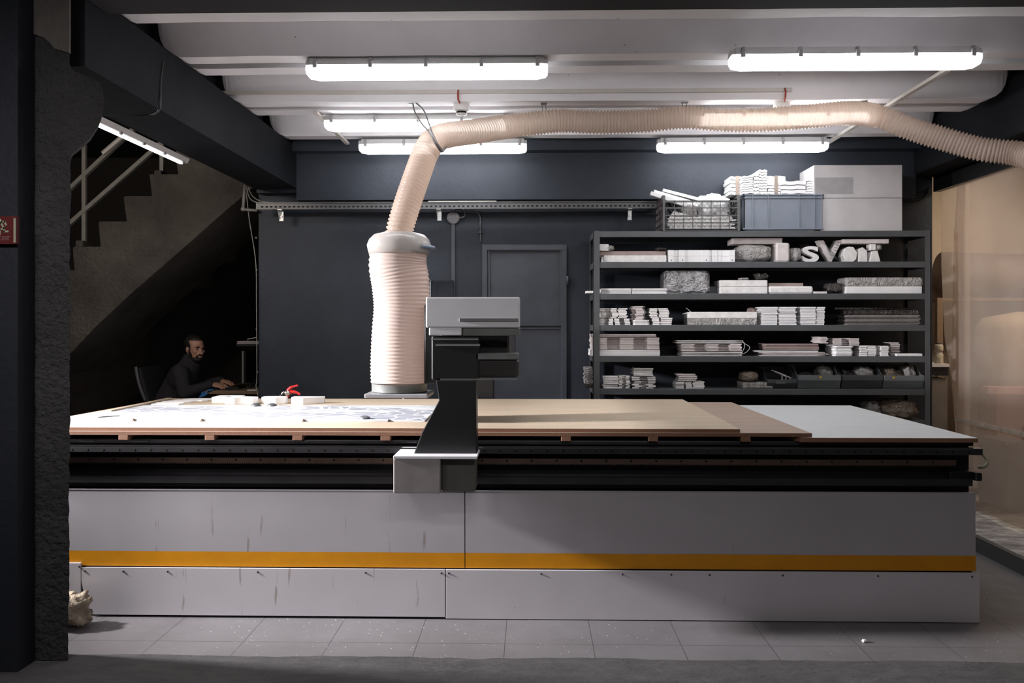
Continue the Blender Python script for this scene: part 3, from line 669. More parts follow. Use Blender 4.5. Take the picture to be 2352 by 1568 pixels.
# clamp
cp = P(663, 905, 5.84); cl = thing('spring_clamp', 'red handled spring clamp lying behind the white foam blocks', 'clamp', (cp.x, 5.84, zc))
def cpx(a, b, y=5.84): return P(300+a/5.113, 700+b/5.113, y)
g = MB(); g.tube(catmull([cpx(1835,1035), cpx(1860,990), cpx(1900,962), cpx(1965,945)], 5), [.013]*5+[.011]*5+[.007]*6, 8); g.build('handle', M['red'], cl, True)
g = MB(); g.tube(catmull([cpx(1850,1040), cpx(1890,1020), cpx(1950,1028), cpx(1990,1052)], 5), [.013]*5+[.011]*5+[.008]*6, 8); g.build('handle', M['red'], cl, True)
g = MB(); g.tube([cpx(1838,1040), cpx(1845,1090)], .010, 8); g.build('handle_stub', M['red'], cl, True)
g = MB(); g.tube([cpx(1838,1035,5.82), cpx(1838,1035,5.86)], .018, 12); g.tube(catmull([cpx(1830,1030), cpx(1800,1022), cpx(1775,1045), cpx(1765,1075)], 5), .006, 8); g.build('jaw', M['chrome'], cl, True)
g = MB(); g.ell(cpx(1768,1068), (.014,.01,.012)); g.ell(cpx(1795,1080), (.013,.01,.01)); g.build('jaw_pad', M['blackbody'], cl, True)

# ================================================================== GANTRY
gy = 4.10; gr = thing('router_gantry', 'router gantry carriage with white end cover, black leg and grey motor box', 'machine gantry', (X(1040, gy), gy, Z(1135, gy)))
g = MB(); g.box(X(978, gy), X(1194, gy), gy, gy+.10, Z(752, gy), Z(682, gy), .006); g.box(X(985, gy), X(1060, gy), gy+.005, gy+.10, Z(770, gy), Z(752, gy), .004); g.build('end_cover', M['cover'], gr)
g = MB(); g.box(X(1062, gy), X(1194, gy), gy+.012, gy+.10, Z(771, gy), Z(752.5, gy), .004); g.box(X(1055, gy), X(1190, gy), gy-.006, gy, Z(738, gy), Z(731, gy), .001); g.build('cover_skirt', M['plate'], gr)
g = MB(); g.box(X(990, gy), X(1100, gy), gy+.02, gy+.14, Z(873, gy), Z(771.5, gy), .006); g.build('drive_block', M['leg'], gr)
g = MB(); g.box(X(1000, gy), X(1102, gy), gy+.012, gy+.02, Z(795, gy), Z(790, gy)); g.box(X(992, gy), X(1098, gy), gy+.014, gy+.02, Z(781, gy), Z(777, gy)); g.build('guide_strip', M['galv'], gr)
g = MB(); g.box(X(1095, gy), X(1191, gy), gy+.03, gy+.14, Z(868, gy), Z(826, gy), .01); g.build('side_housing', plain('side housing', (.035,.033,.03), .4), gr)
g = MB(); g.box(X(1092, gy), X(1191, gy), gy+.02, gy+.14, Z(826, gy), Z(812, gy), .003); g.box(X(1010, gy), X(1188, gy), gy+.02, gy+.03, Z(873, gy), Z(869.5, gy)); g.build('housing_lid', M['plate'], gr)
poly = [(X(a, gy+.05), Z(b, gy+.05)) for a, b in [(1003,872),(1094,872),(1096,1042),(952,1042),(972,990),(1010,918)]]
g = MB(); g.prism(poly, 'y', gy+.015, gy+.14); lg = g.build('side_leg', M['leg'], gr, bevel=.004)
g = MB(); g.box(X(908, gy), X(1014, gy), gy-.06, gy+.155, Z(1128, gy), Z(1050, gy), .004); g.build('motor_box', M['box1'], gr)
g = MB(); g.box(X(1015.5, gy), X(1092, gy), gy-.01, gy+.155, Z(1128, gy), Z(1050, gy), .004); g.build('gear_case', M['box2'], gr)
g = MB(); g.box(X(908, gy), X(1098, gy), gy-.065, gy+.155, Z(1049.5, gy), Z(1043, gy), .002); g.build('box_lid', M['cover'], gr)
g = MB(); g.box(X(1010, 4.26), X(1170, 4.26), 4.245, 6.08, Z(860, gy), Z(700, gy), .01); g.build('cross_beam', M['blackbody'], gr)
g = MB(); x0, x1 = X(1003, 4.15), X(1094, 4.15); g.box(x0, x1, 6.07, 6.16, Z(1042, gy), Z(700, gy), .006); g.build('far_leg', M['leg'], gr)
# spindle and dust shoe
g = MB(); sc = P(918, 880, 4.65); sx = sc.x
g.lathe((sx, 4.65, Z(902, 4.65)), [(.13, 0), (.148, .01), (.148, .045), (.15, .05)], 32); g.build('dust_shoe', M['plate'], hroot, 'auto')
g = MB(); g.box(X(849, 4.65), X(990, 4.65), 4.50, 4.80, Z(909, 4.65), Z(900, 4.65), .004); g.build('shoe_plate', plain('shoe plate', (.36,.36,.38), .35, .3), hroot)
MB().lathe((sx+.02, 4.65, Z(909, 4.65)-.02), [(.004, 0), (.004, .02)], 12).build('router_bit', M['chrome'], hroot, True)
g = MB(); g.box(X(978, 4.6), X(1010, 4.6), 4.52, 4.85, Z(880, 4.6), Z(700, 4.6), .008); g.build('spindle_carriage', M['leg'], gr)
g = MB(); g.box(X(986, gy+.1), X(1042, gy+.1), gy+.11, gy+.16, Z(682, gy), Z(640, gy), .006); g.build('cable_bracket', M['wall'], gr)

# ================================================================== SHELVING
YS = 6.50; YB = 6.93
sy = [530, 601, 674, 746, 818, 893, 966, 1060]
rk = thing('shelving_rack', 'grey steel shelving rack against the dark back wall', 'shelving', (X(1750, 6.7), 6.7, 0))
xl0, xl1, xr0, xr1 = X(1363, YS), X(1377.5, YS), X(2125, YS), X(2138, YS)
sz = [Z(y, YS, 1750) for y in sy]; sz[-1] = .25
for i, z in enumerate(sz):
    g = MB(); t = .044
    g.box(xl0+.006, xr1-.006, YS+.01, YB-.005, z-.006, z-.001); g.box(xl1 if i else xl0, xr0 if i else xr1, YS+.004, YS+.014, z-t, z, .002); g.box(xl0, xr1, YB-.014, YB-.004, z-t, z)
    g.box(xl0, xl0+.006, YS+.02, YB-.02, z-t, z); g.box(xr1-.006, xr1, YS+.02, YB-.02, z-t, z)
    g.build('shelf', M['steelgrey'], rk)
for a, b, s in ((xl0, xl1, 1), (xr0, xr1, -1)):
    for y0, y1 in ((YS, YS+.045), (YB-.045, YB)):
        g = MB(); g.box(a, b, y0 if y0 == YS else y1-.004, y0+.004 if y0 == YS else y1, 0, sz[0]+.003); ex = a if s > 0 else b
        g.box(ex, ex+s*.004, y0, y1, 0, sz[0]+.003); g.build('post', M['steelgrey'], rk)
def SZ(i): return sz[i]
YI = YS+.03          # front of the goods
def mm(px0, px1): return X(px0, YI), X(px1, YI)
# stacks of flat pieces
SHP = {
 'I': [(0,0),(1,0),(1,1),(0,1)],
 'U': [(0,0),(.32,0),(.32,.45),(.66,.45),(.66,0),(1,0),(1,1),(0,1)],
 'L': [(0,0),(1,0),(1,.35),(.45,.4),(.4,1),(0,1)],
 'E': [(0,0),(.22,0),(.24,.3),(.4,.3),(.42,.02),(.62,.02),(.64,.3),(.8,.3),(.82,0),(1,0),(1,1),(0,1)],
 'C': [(0,.1),(.12,0),(.88,0),(1,.12),(1,.9),(0,1)],
 'T': [(.25,0),(.75,0),(.78,.5),(1,.55),(1,1),(0,1),(0,.55),(.22,.5)]}
def stack(px0, px1, ytop, i, n, label, group, mat='white', shape='I', dep=.22, jx=.0075, jy=.012, y0=None, base=None, name='plastic_piece', cat='plastic piece', gap=.2, rj=.03):
    a, b = mm(px0, px1); zb = base if base is not None else SZ(i); zt = Z(ytop, YI, (px0+px1)/2); h = (zt-zb)/n; w = b-a; yy = (y0 if y0 is not None else YI)
    first = None
    for k in range(n):
        if first is None:
            g = MB(); g.prism([(x*w, y*dep) for x, y in SHP[shape]], 'z', 0, h*(1-gap)); g2 = g.build(name, M[mat], None, org=Vector((0,0,0))); first = g2; o = g2
        else: o = first.copy(); C.objects.link(o)
        o.location = (a+R.uniform(-jx, jx), yy+R.uniform(0, jy), zb+k*h+.0004); o.rotation_euler = (0, 0, R.uniform(-rj, rj)*.5)
        tag(o, label, cat, group)
    return zt
def bar(px0, px1, y0, y1, dep=.2, mat='white', Yf=None, bev=.003, name='box', label='', cat='box', mb=None, grp=None, sh=None):
    Yq = Yf or YI; g = MB(); pbox(g, px0, px1, y0, y1, Yq, dep, bev); return tag(g.build(name, M[mat], None), label, cat, grp)
def snap(o, z):   # set the base on a shelf
    o.location.z += z-(wloc(o).z); return o
def lump(cx, w, z0, h, Y, d, label, mat='wrap', name='wrapped_bundle', cat='bundle', seed=1, amp=.25, tp=.8, grp=None, flat=False):
    g = MB(); n, m = 28, 16; vs = []; fs = []
    for i in range(m+1):
        t = PI*i/m
        for k in range(n):
            a = 2*PI*k/n
            def sq(v, p): return math.copysign(abs(v)**p, v)
            v = Vector((sq(math.sin(t), .6)*sq(math.cos(a), tp), sq(math.sin(t), .6)*sq(math.sin(a), tp), sq(math.cos(t), .7)))
            nn = noise.noise(v*2.3+Vector((seed*3.1, seed, 0)))*amp+noise.noise(v*6+Vector((seed, 0, 4)))*amp*.4
            v *= 1+nn*.8
            vs.append((cx+v.x*w/2, Y+d/2+v.y*d/2, z0+h/2+v.z*h/2))
    zz = min(v[2] for v in vs); vs = [(x, y, max(z0, z0+(z-zz)*h/(max(v[2] for v in vs)-zz))) for x, y, z in vs]
    for i in range(m):
        for k in range(n): j = (k+1) % n; fs.append((i*n+k, i*n+n+k, i*n+n+j, i*n+j))
    g.add(vs, fs); return tag(g.build(name, M[mat], None, True), label, cat, grp)
def plump(px0, px1, ytop, i, label, mat='wrap', dep=.22, base=None, **k):
    a, b = mm(px0, px1); zb = base if base is not None else SZ(i); return lump((a+b)/2, b-a, zb+.001, Z(ytop, YI, px0)-zb, YI, dep, label, mat, **k)

# --- top of the rack: mesh crate
z = sz[0]; a, b = X(1508, YS), X(1700, YS); zt = Z(448, YS, 1600)
cr = thing('mesh_crate', 'dark grey latticed plastic crate full of white offcuts on the shelving top', 'crate', ((a+b)/2, YS+.2, z))
fx0, fx1 = X(1522, YS), b; y0, y1 = YS+.0, YS+.38
g = MB(); g.box(fx0, fx1, y0, y1, z+.001, z+.012)
g.build('crate_floor', M['crate'], cr)
def lattice(g, x0, x1, z0, z1, y, diag=True):
    g.box(x0, x1, y, y+.008, z0, z0+.012); g.box(x0, x1, y, y+.008, z1-.014, z1)
    for k in range(1, 8):
        x = x0+(x1-x0)*k/8; g.box(x-.0025, x+.0025, y, y+.006, z0, z1)
    for k in range(1, 4):
        zz = z0+(z1-z0)*k/4; g.box(x0, x1, y, y+.006, zz-.003, zz+.003)
    if diag:
        w = x1-x0; h = z1-z0
        for k in range(-4, 18):
            for s in (1, -1):
                p = x0+k*w/14; q = p+s*h*.75
                ta = 0; tb = 1
                lo, hi = min(p, q), max(p, q)
                if p < x0: continue
                pts = []
                if q > x1: tb = (x1-p)/(q-p)
                if q < x0: tb = (p-x0)/(p-q)
                if p > x1 or tb <= 0: continue
                A = Vector((p, y+.003, z0)); B = Vector((p+(q-p)*tb, y+.003, z0+h*tb)); g.tube([A, B], .0014, 4)
wz = Z(460, YS, 1600)
g = MB(); lattice(g, fx0+.02, fx1-.01, z+.005, wz, y0); g.build('front_lattice', M['crate'], cr)
g = MB(); lattice(g, fx0+.02, fx1-.01, z+.005, wz, y1-.008, False); g.build('rear_lattice', M['crate'], cr)
for x, mm_ in ((fx0, 'crateside'), (fx1-.006, 'crate')):
    g = MB()
    for k in range(6): yy = y0+.005+k*.072; g.box(x, x+.006, yy, yy+.010, z, zt-.01)
    for k in range(6): zz = z+k*(zt-z-.012)/5; g.box(x, x+.006, y0, y1, zz, zz+.012)
    g.build('end_lattice', M[mm_], cr)
for x in (fx0, fx1-.018):
    for y in (y0-.002, y1-.018):
        g = MB(); g.box(x, x+.02, y, y+.02, z, zt, .003); g.build('corner_post', M['crate'], cr)
# offcuts in crate
grp = 'white offcuts in the mesh crate'
for k in range(9):
    Lx = .50-.02*(k % 3); g = MB(); zz = z+.014+k*.011; x = fx0+.04+R.uniform(0, .03)
    g.prism([(x, y0+.03+R.uniform(0, .02)), (x+Lx, y0+.03), (x+Lx, y0+.2), (x+.04, y0+.22)], 'z', zz, zz+.009)
    tag(g.build('plastic_offcut', M['whiteedge'], None), 'flat white offcut lying in the layered pile low in the mesh crate', 'offcut', 'layered offcuts in the mesh crate')
zz = z+.115
for k, (p0, p1, w, lab) in enumerate((((1495, 443), (1590, 474), .028, 'white bar leaning over the left rim of the mesh crate, lowest'), ((1502, 440), (1605, 470), .03, 'white bar over the left rim of the mesh crate, middle'), ((1523, 436), (1612, 459), .022, 'white bar topmost over the left rim of the mesh crate'), ((1545, 452), (1568, 462), .008, 'small dark rod between the white bars in the mesh crate'))):
    Yq = YS+.08+.07*k; A, B = P(p0[0], p0[1], Yq), P(p1[0], p1[1], Yq); d = (B-A).normalized(); up = Vector((-d.z, 0, d.x)); up = up if up.z > 0 else -up
    g = MB(); hw = up*w*.5; dd = Vector((0, .045, 0))
    g.add([A+hw, A-hw, A+hw+dd, A-hw+dd, B+hw, B-hw, B+hw+dd, B-hw+dd], [(0,1,3,2),(4,6,7,5),(0,4,5,1),(2,3,7,6),(0,2,6,4),(1,5,7,3)])
    tag(g.build('white_bar', M['steelgrey' if k == 3 else 'white'], None), lab, 'bar')
g = MB(); g.prism([(X(1540, YS+.05), z+.115), (X(1548, YS+.05), z+.155), (X(1590, YS+.05), z+.12)], 'y', YS+.05, YS+.10); tag(g.build('plastic_offcut', M['whiteedge'], None), 'grey white wedge offcut in the left of the mesh crate', 'offcut')
lump(X(1648, YS), .22, z+.113, .19, YS+.045, .28, 'big crumpled white bag bulging over the right of the mesh crate', 'white', 'white_bag', 'bag', 3, .5)
lump(X(1590, YS), .11, z+.113, .10, YS+.03, .2, 'small pale bundle in the middle of the mesh crate', 'wrap', 'wrapped_bundle', 'bundle', 5, .3)
# --- blue bin
a, b = X(1706, YS), X(1893, YS); zt = Z(446, YS, 1800); yb = YS+.38
bn = thing('storage_bin', 'blue grey ribbed plastic bin on the shelving top beside the mesh crate', 'bin', ((a+b)/2, YS+.2, z))
g = MB(); g.box(a+.012, b-.012, YS+.012, yb, z+.012, z+.02); g.box(a+.012, b-.012, YS+.012, YS+.018, z+.012, zt); g.box(a+.012, b-.012, yb-.006, yb, z+.012, zt); g.box(a+.012, a+.018, YS+.012, yb, z+.012, zt); g.box(b-.018, b-.012, YS+.012, yb, z+.012, zt)
g.build('bin_body', M['bin'], bn)
g = MB(); 
for zz in (zt-.008, zt-.030): ringy = g.box(a, b, YS, YS+.014, zz, zz+.008, .002); g.box(a, a+.014, YS, yb, zz, zz+.008, .002); g.box(b-.014, b, YS, yb, zz, zz+.008, .002)
g.box(a+.004, b-.004, YS+.003, YS+.014, z+.010, z+.020, .002); g.box(a+.02, b-.02, YS+.02, yb, z+.0005, z+.012)
g.build('bin_rim', M['bin'], bn)
for f in (.125, .315, .695, .885, .97):
    x = a+(b-a)*f; g = MB(); g.box(x-.004, x+.004, YS+.002, YS+.014, z+.02, zt-.002, .001); g.build('bin_rib', M['bin'], bn)
g = MB(); g.box(a-.0005, a+.004, YS+.05, YS+.06, zt-.09, zt-.03); g.box(a+.011, a+.0125, YS+.12, YS+.24, zt-.08, zt-.05); g.build('hand_hole', M['hole'], bn)
# bundles standing in the bin
def bundle(px0, px1, yt, yb_, n, label, grp, jit=.004, dep=.2, Yq=None, slope=0):
    Yq = Yq or YS+.05; a, b = X(px0, Yq), X(px1, Yq); z0, z1 = Z(yb_, Yq, px0), Z(yt, Yq, px0); h = (z1-z0)/n
    for k in range(n):
        g = MB(); w = b-a; mseg = 6; pts = []; zz = z0+k*h
        top = [(a+w*i/mseg, zz+h*.86+slope*w*i/mseg+.003*math.sin(i*1.9)) for i in range(mseg+1)]; bot = [(x, q-h*.80) for x, q in reversed(top)]
        j = R.uniform(-jit, jit); g.prism([(x+j, q) for x, q in top+bot], 'y', Yq, Yq+dep)
        tag(g.build('plastic_profile', M['white'], None), label, 'profile', grp)
bundle(1676, 1704, 404, 447, 5, 'white profile in the strapped bundle behind the bin left corner', 'profiles in the left strapped bundle', Yq=YS+.12)
bundle(1705, 1731, 404, 446, 8, 'white profile in the dense bundle between straps and the tallest stack', 'profiles in the dense bundle', slope=.1)
bundle(1730, 1744, 397, 446, 6, 'short white profile in the column left of the tallest stack', 'profiles left of the tallest stack')
bundle(1743, 1762, 389, 446, 9, 'short white piece in the tallest stack above the blue grey bin', 'pieces in the tallest stack above the bin', .002)
bundle(1763, 1803, 404, 420, 3, 'white profile in the rear bundle right of the tallest stack', 'profiles in the rear bundle', Yq=YS+.2)
bundle(1763, 1793, 419, 446, 4, 'white profile in the low bundle right of the tallest stack', 'profiles in the low bundle')
bundle(1793, 1851, 415, 446, 3, 'long white profile in the middle of the bin top', 'long profiles on the bin middle', slope=.02)
bundle(1852, 1897, 411, 446, 6, 'white profile in the bundle overhanging the right end of the bin', 'profiles at the bin right end', slope=.06)
for px0, px1, y0, y1, Yq, lab in ((1690, 1698, 404, 447, YS+.115, 'beige strap round the left strapped bundle of profiles'), (1779, 1787, 403, 445, YS+.045, 'beige strap round the bundle right of the tallest stack')):
    g = MB(); pbox(g, px0, px1, y0, y1, Yq, .004); tag(g.build('strap', M['strip'], None), lab, 'strap')
# --- card box
Yq = YS+.10; a, b = X(1893, Yq-.1), X(2075, Yq-.1); zt = Z(378, Yq-.1, 1980)
cb = thing('card_box', 'large grey cardboard box standing on the right of the shelving top', 'box', ((a+b)/2, Yq+.1, z))
a0 = X(1890, YS); 
g = MB(); hz_ = z+(zt-z)*.50; g.box(a0-.06, b, Yq-.08, Yq+.32, z+.001, hz_-.002, .002); g.build('lower_half', M['card'], cb)
g = MB(); g.box(a0-.06, b, Yq-.08, Yq+.32, hz_+.001, zt, .002); g.build('upper_half', M['card'], cb)
g = MB(); g.box(a0-.05, X(1962, YS), Yq-.081, Yq-.0795, Z(447, YS), Z(409, YS)); g.build('paper_patch', plain('darker paper', (.33,.315,.315), .7), cb)
# --- shelf 1
z = sz[1]
def onshelf(i, px0, px1, h0, h1, dep, mat, name, label, cat, bev=.003, dy=0, grp=None):
    a, b = mm(px0, px1); g = MB(); g.box(a, b, YI+dy, YI+dy+dep, sz[i]+h0*.00325+.0008, sz[i]+h1*.00325, bev); return tag(g.build(name, M[mat], None), label, cat, grp)
def stain(*k): pass
onshelf(1, 1387, 1531, 0, 16, .25, 'whiteedge', 'foam_slab', 'film wrapped white slab at the left end of the first shelf', 'slab')
onshelf(1, 1378, 1530, 16.3, 26, .25, 'mauve', 'foam_slab', 'mauve wrapped slab on top of the white slab, first shelf left', 'slab', dy=.02)
o = onshelf(1, 1376, 1398, 26.3, 42, .08, 'white', 'socket_block', 'small white block with dots above the mauve slab', 'block')
plump(1378, 1412, 562, 1, 'thin clear film crumpled over the small dotted block', 'wrap', .12, base=sz[1]+26.5*.00325, seed=4); plump(1508, 1534, 568, 1, 'crumpled film end sticking up at the right of the mauve slab', 'wrapdark', .1, base=sz[1]+26.5*.00325, seed=8, amp=.6)
for lay in range(2):
    a, b = mm(1535, 1688); w = b-a; g = MB(); zz = sz[1]+.001+lay*.0455
    cols = [(0,.08,0),(.08,.165,.02),(.165,.25,0),(.25,.31,.012),(.31,.52,.006),(.52,.61,0),(.61,.66,.02),(.66,.74,.008),(.74,.8,.012),(.8,.92,.016),(.92,1,0)]
    for c0, c1, s in cols: g.box(a+c0*w, a+c1*w, YI+s, YI+.14, zz, zz+.044)
    if lay == 0:
        g.mat(1)
        for c0 in (.045, .215, .57, .96): g.lathe((a+c0*w, YI-.001, zz+.014), [(.004, 0), (.004, .002)], 8, Vector((0, 1, 0)))
    tag(g.build('plastic_moulding', [M['white'], M['hole']], None), 'white stepped moulding on the first shelf, %s of the pair' % ('lower' if lay == 0 else 'upper'), 'moulding')
plump(1694, 1781, 559, 1, 'bulky film wrapped bag left of centre on the first shelf', 'wrap', .28, seed=11, amp=.18)
onshelf(1, 1685, 1800, 42.5, 56, .18, 'pinkish', 'wrapped_bar', 'flat pinkish bar lying across the bulky wrapped bag', 'bar', dy=.03)
onshelf(1, 1783, 1814, 0, 44, .2, 'pinkish', 'wrapped_block', 'upright film wrapped block right of the bulky bag', 'block', .012)
plump(1819, 1845, 567, 1, 'round film bundle left of the S letter', 'wrap', .2, seed=12); plump(1850, 1880, 552, 1, 'dark film bundle behind the S letter', 'wrapdark', .15, seed=14).location.y += .14
def letter(body, px0, px1, y0, y1, label, mat='whiteedge', d=.03):
    cu = bpy.data.curves.new('t', 'FONT'); cu.body = body; cu.size = 1; cu.extrude = .5; cu.offset = .03
    o = bpy.data.objects.new('t', cu); C.objects.link(o); bpy.context.view_layer.update()
    me = bpy.data.meshes.new_from_object(o.evaluated_get(bpy.context.evaluated_depsgraph_get())); bpy.data.objects.remove(o)
    me.materials.clear(); me.materials.append(M[mat])
    xs = [v.co.x for v in me.vertices]; ys = [v.co.y for v in me.vertices]; a, b = X(px0, YI), X(px1, YI); z0, z1 = Z(y1, YI, px0), Z(y0, YI, px0)
    for v in me.vertices:
        v.co = Vector(((v.co.x-min(xs))/(max(xs)-min(xs))*(b-a)-(b-a)/2, -v.co.z*d*2+d, (v.co.y-min(ys))/(max(ys)-min(ys))*(z1-z0)))
    o = bpy.data.objects.new('sign_letter', me); C.objects.link(o); o.location = ((a+b)/2, YI+.03, sz[1]+.001); return tag(o, label, 'letter')
letter('S', 1846, 1884, 564, 601, 'white wrapped letter S standing on the first shelf')
letter('V', 1882, 1938, 551, 601, 'tall striped letter V standing on the first shelf', 'pinkish', .04)
g = MB()
for k in range(6):
    g.tube([P(1890+k*5, 552+k*6, YI-.012), P(1908+k*3.5, 588+k*2.2, YI-.012)], .0015, 4)
for k in range(7): g.tube([P(1922-k*2.5, 556+k*6, YI-.012), P(1931-k*2.5, 558+k*6, YI-.012)], .002, 4)
o = g.build('letter_stripes', M['bindark'], [q for q in C.objects if q.get('label', '').startswith('tall striped')][0])
onshelf(1, 1936, 2042, 42, 52, .10, 'pinkish', 'wrapped_bar', 'long wrapped bar lying above the small letters at right', 'bar')
def outlined(px, label, pts, dep=.1, mat='whiteedge'):
    g = MB(); g.prism([(X(a, YI), max(sz[1]+.001, Z(b, YI, a))) for a, b in pts], 'y', YI+.01, YI+.01+dep); return tag(g.build('wrapped_letter', M[mat], None, bevel=.003), label, 'letter')
outlined(0, 'wrapped six sided letter block right of the V', [(1941,601),(1936,588),(1941,572),(1950,566),(1962,567),(1970,580),(1968,595),(1961,601)])
outlined(0, 'narrow wrapped letter block with a peaked top', [(1973,601),(1974,572),(1983,567),(1993,576),(1994,601)])
outlined(0, 'flared wrapped letter block standing rightmost on the first shelf', [(1998,601),(2004,576),(2017,575),(2024,601)])
onshelf(1, 1999, 2012, 26.5, 41, .08, 'whiteedge', 'wrapped_block', 'small pale block balanced on the flared letter block', 'block'); plump(2013, 2027, 561, 1, 'tiny crumpled bundle beside the small pale block', 'wrap', .06, base=sz[1]+26.5*.00325)
# --- shelf 2
stack(1381, 1450, 662, 2, 7, 'thin white sheet in the low pile at the left of the second shelf', 'sheets in the leftmost low pile of the second shelf', dep=.2, jx=.003)
stack(1452, 1531, 662, 2, 7, 'thin white sheet in the low pile touching the silver box', 'sheets in the low pile beside the silver box', dep=.2, jx=.003)
onshelf(2, 1526, 1631, 0, 53, .25, 'foil', 'foil_box', 'silver foil wrapped box on the second shelf', 'box', .02)
onshelf(2, 1634, 1655, 8, 26, .15, 'bindark', 'dark_block', 'small dark block between silver box and white boxes', 'block', dy=.1).location.z -= 8*.00325
for l, (h0, h1) in enumerate(((0, 15.5), (15.8, 31))): onshelf(2, 1654, 1763, h0, h1, .22, 'whiteedge', 'white_box', 'white film wrapped box right of the silver box, %s of two' % ('lower' if l == 0 else 'upper'), 'box', .004)
plump(1738, 1766, 626, 2, 'dark film tuft on top of the white wrapped boxes', 'wrapdark', .12, base=sz[2]+31.2*.00325, amp=.6, seed=21); plump(1700, 1722, 637, 2, 'low crumple of film on the upper white box', 'wrap', .1, base=sz[2]+31.2*.00325, seed=22)
onshelf(2, 1766, 1868, 0, 17, .2, 'whiteedge', 'wrapped_slab', 'flat white wrapped slab in the middle of the second shelf', 'slab', .012); onshelf(2, 1770, 1850, 17.3, 25, .15, 'mauve', 'wrapped_slab', 'brownish slab behind and above the flat white slab', 'slab', dy=.05)
onshelf(2, 1869, 1900, 0, 5, .1, 'whiteedge', 'foam_strip', 'short flat strip right of the flat white slab', 'strip'); plump(1903, 1940, 648, 2, 'dark film bundle in the shade of the second shelf', 'wrapdark', .2, seed=23)
o = onshelf(2, 1943, 2118, 0, 16.5, .2, 'white', 'white_box', 'long white box at the right end of the second shelf', 'box')
onshelf(2, 1943, 2121, 16.9, 37, .2, 'wrap', 'wrapped_slab', 'long grey film wrapped slab on the long white box', 'slab', .012)
onshelf(2, 1346, 1363.5, -4.5, 1.0, .12, 'white', 'foam_strip', 'white strip poking out left of the shelving rack', 'strip').location.z += .019
# --- shelf 3
G = 'pieces in a letter stack at the left of the third shelf'
L3 = [(1378, 1408, 731, 0, 4, 'U'), (1412, 1447, 731, 0, 4, 'U'), (1455, 1493, 734, 0, 4, 'C'), (1500, 1515, 730, 0, 4, 'I'), (1518, 1544, 729, 0, 4, 'I')]
names = ['leftmost', 'second from left', 'middle', 'narrow fourth', 'fifth, rightmost']
for k, (a, b, yt, bs, n, shp) in enumerate(L3): stack(a, b, yt, 3, n, 'white cut letter piece in the lower row of the third shelf, %s stack' % names[k], 'lower row, %s stack, third shelf' % names[k], 'whiteedge', shp, .16, .004)
U3 = [(1379, 1418, 707, 731, 7, 'U'), (1420, 1440, 707, 731, 7, 'I'), (1453, 1486, 702, 734, 9, 'T'), (1494, 1512, 707, 730, 6, 'C'), (1514, 1536, 707, 729, 6, 'I')]
for k, (a, b, yt, yb_, n, shp) in enumerate(U3): stack(a, b, yt, 3, n, 'white cut letter piece in the upper row of the third shelf, %s stack' % names[k], 'upper row, %s stack, third shelf' % names[k], 'pinkish' if k in (2,) else 'whiteedge', shp, .16, .008, base=sz[3]+(746-yb_)*.00325+.001)
for l, (h0, h1) in enumerate(((0, 14.8), (15.2, 30))): onshelf(3, 1582, 1739, h0, h1, .22, 'whiteedge' if l else 'wrap', 'white_box', 'long box in the middle of the third shelf, %s' % ('lower, film wrapped' if l == 0 else 'upper, plain white'), 'box', .003)
g = MB(); g.tube(catmull([P(1588, 717, YI), P(1580, 710, YI), P(1575, 707, YI)], 4), .0018, 5); g.tube([P(1586, 717, YI), P(1567, 721, YI)], .0018, 5); tag(g.build('tie_string', M['bright'], None), 'loose string ends at the left corner of the upper white box', 'string')
for k, (a, b, yt, n) in enumerate(((1749, 1786, 704, 12), (1790, 1829, 704, 12), (1840, 1874, 704, 12), (1877, 1895, 704, 9))):
    stack(a, b, yt, 3, n, 'thick white piece in the %s neat stack right of the long boxes' % ['first', 'second', 'third', 'narrow fourth'][k], '%s neat stack on the third shelf' % ['first', 'second', 'third', 'fourth'][k], 'white', 'I', .2, .004)
plump(1728, 1750, 704, 3, 'pinkish bundle tucked behind the long boxes', 'mauve', .1, seed=31).location.y += .12
stack(1948, 2113, 722, 3, 8, 'black acrylic sheet with pale edge in the pile at the right of the third shelf', 'black acrylic sheets on the third shelf', 'slackedge', 'I', .22, .005, gap=.45)
stack(1945, 2110, 712, 3, 3, 'dark film wrapped panel on top of the black sheets', 'dark wrapped panels on the black sheets', 'wrapdark', 'I', .22, .004, base=sz[3]+24.3*.00325)
g = MB(); p, q = P(1918, 706, YI+.1), P(2092, 700, YI+.1); zr_ = sz[3]+.122; g.tube([(p.x, YI+.1, zr_), (q.x, YI+.1, zr_)], .009, 10); tag(g.build('wrapped_tube', M['wrapdark'], None, True), 'dark wrapped tube lying above the black acrylic sheets', 'tube')
# --- shelf 4
stack(1357, 1516, 803, 4, 3, 'wide white foam board in the base of the big pile, fourth shelf left', 'lower boards of the big foam pile', 'white', 'I', .3, .003, gap=.05)
stack(1360, 1514, 775, 4, 5, 'wide white foam board in the middle of the big pile, fourth shelf left', 'middle boards of the big foam pile', 'pinkish', 'E', .3, .004, base=sz[4]+15.2*.00325, gap=.06)
stack(1358, 1507, 767, 4, 2, 'topmost pinkish foam board on the big pile, fourth shelf left', 'top boards of the big foam pile', 'pinkish', 'I', .2, .004, base=sz[4]+43.3*.00325, gap=.1)
stack(1567, 1705, 807, 4, 3, 'thin board in the lowest layers of the string tied pile', 'lowest boards of the string tied pile', 'whiteedge', 'I', .22, .005, gap=.35)
stack(1565, 1703, 789, 4, 5, 'pinkish cut board in the middle of the string tied pile', 'middle boards of the string tied pile', 'pinkish', 'E', .22, .008, base=sz[4]+11.2*.00325)
stack(1556, 1708, 780, 4, 2, 'long thin board on top of the string tied pile', 'top boards of the string tied pile', 'whiteedge', 'C', .2, .01, base=sz[4]+29.3*.00325, gap=.5)
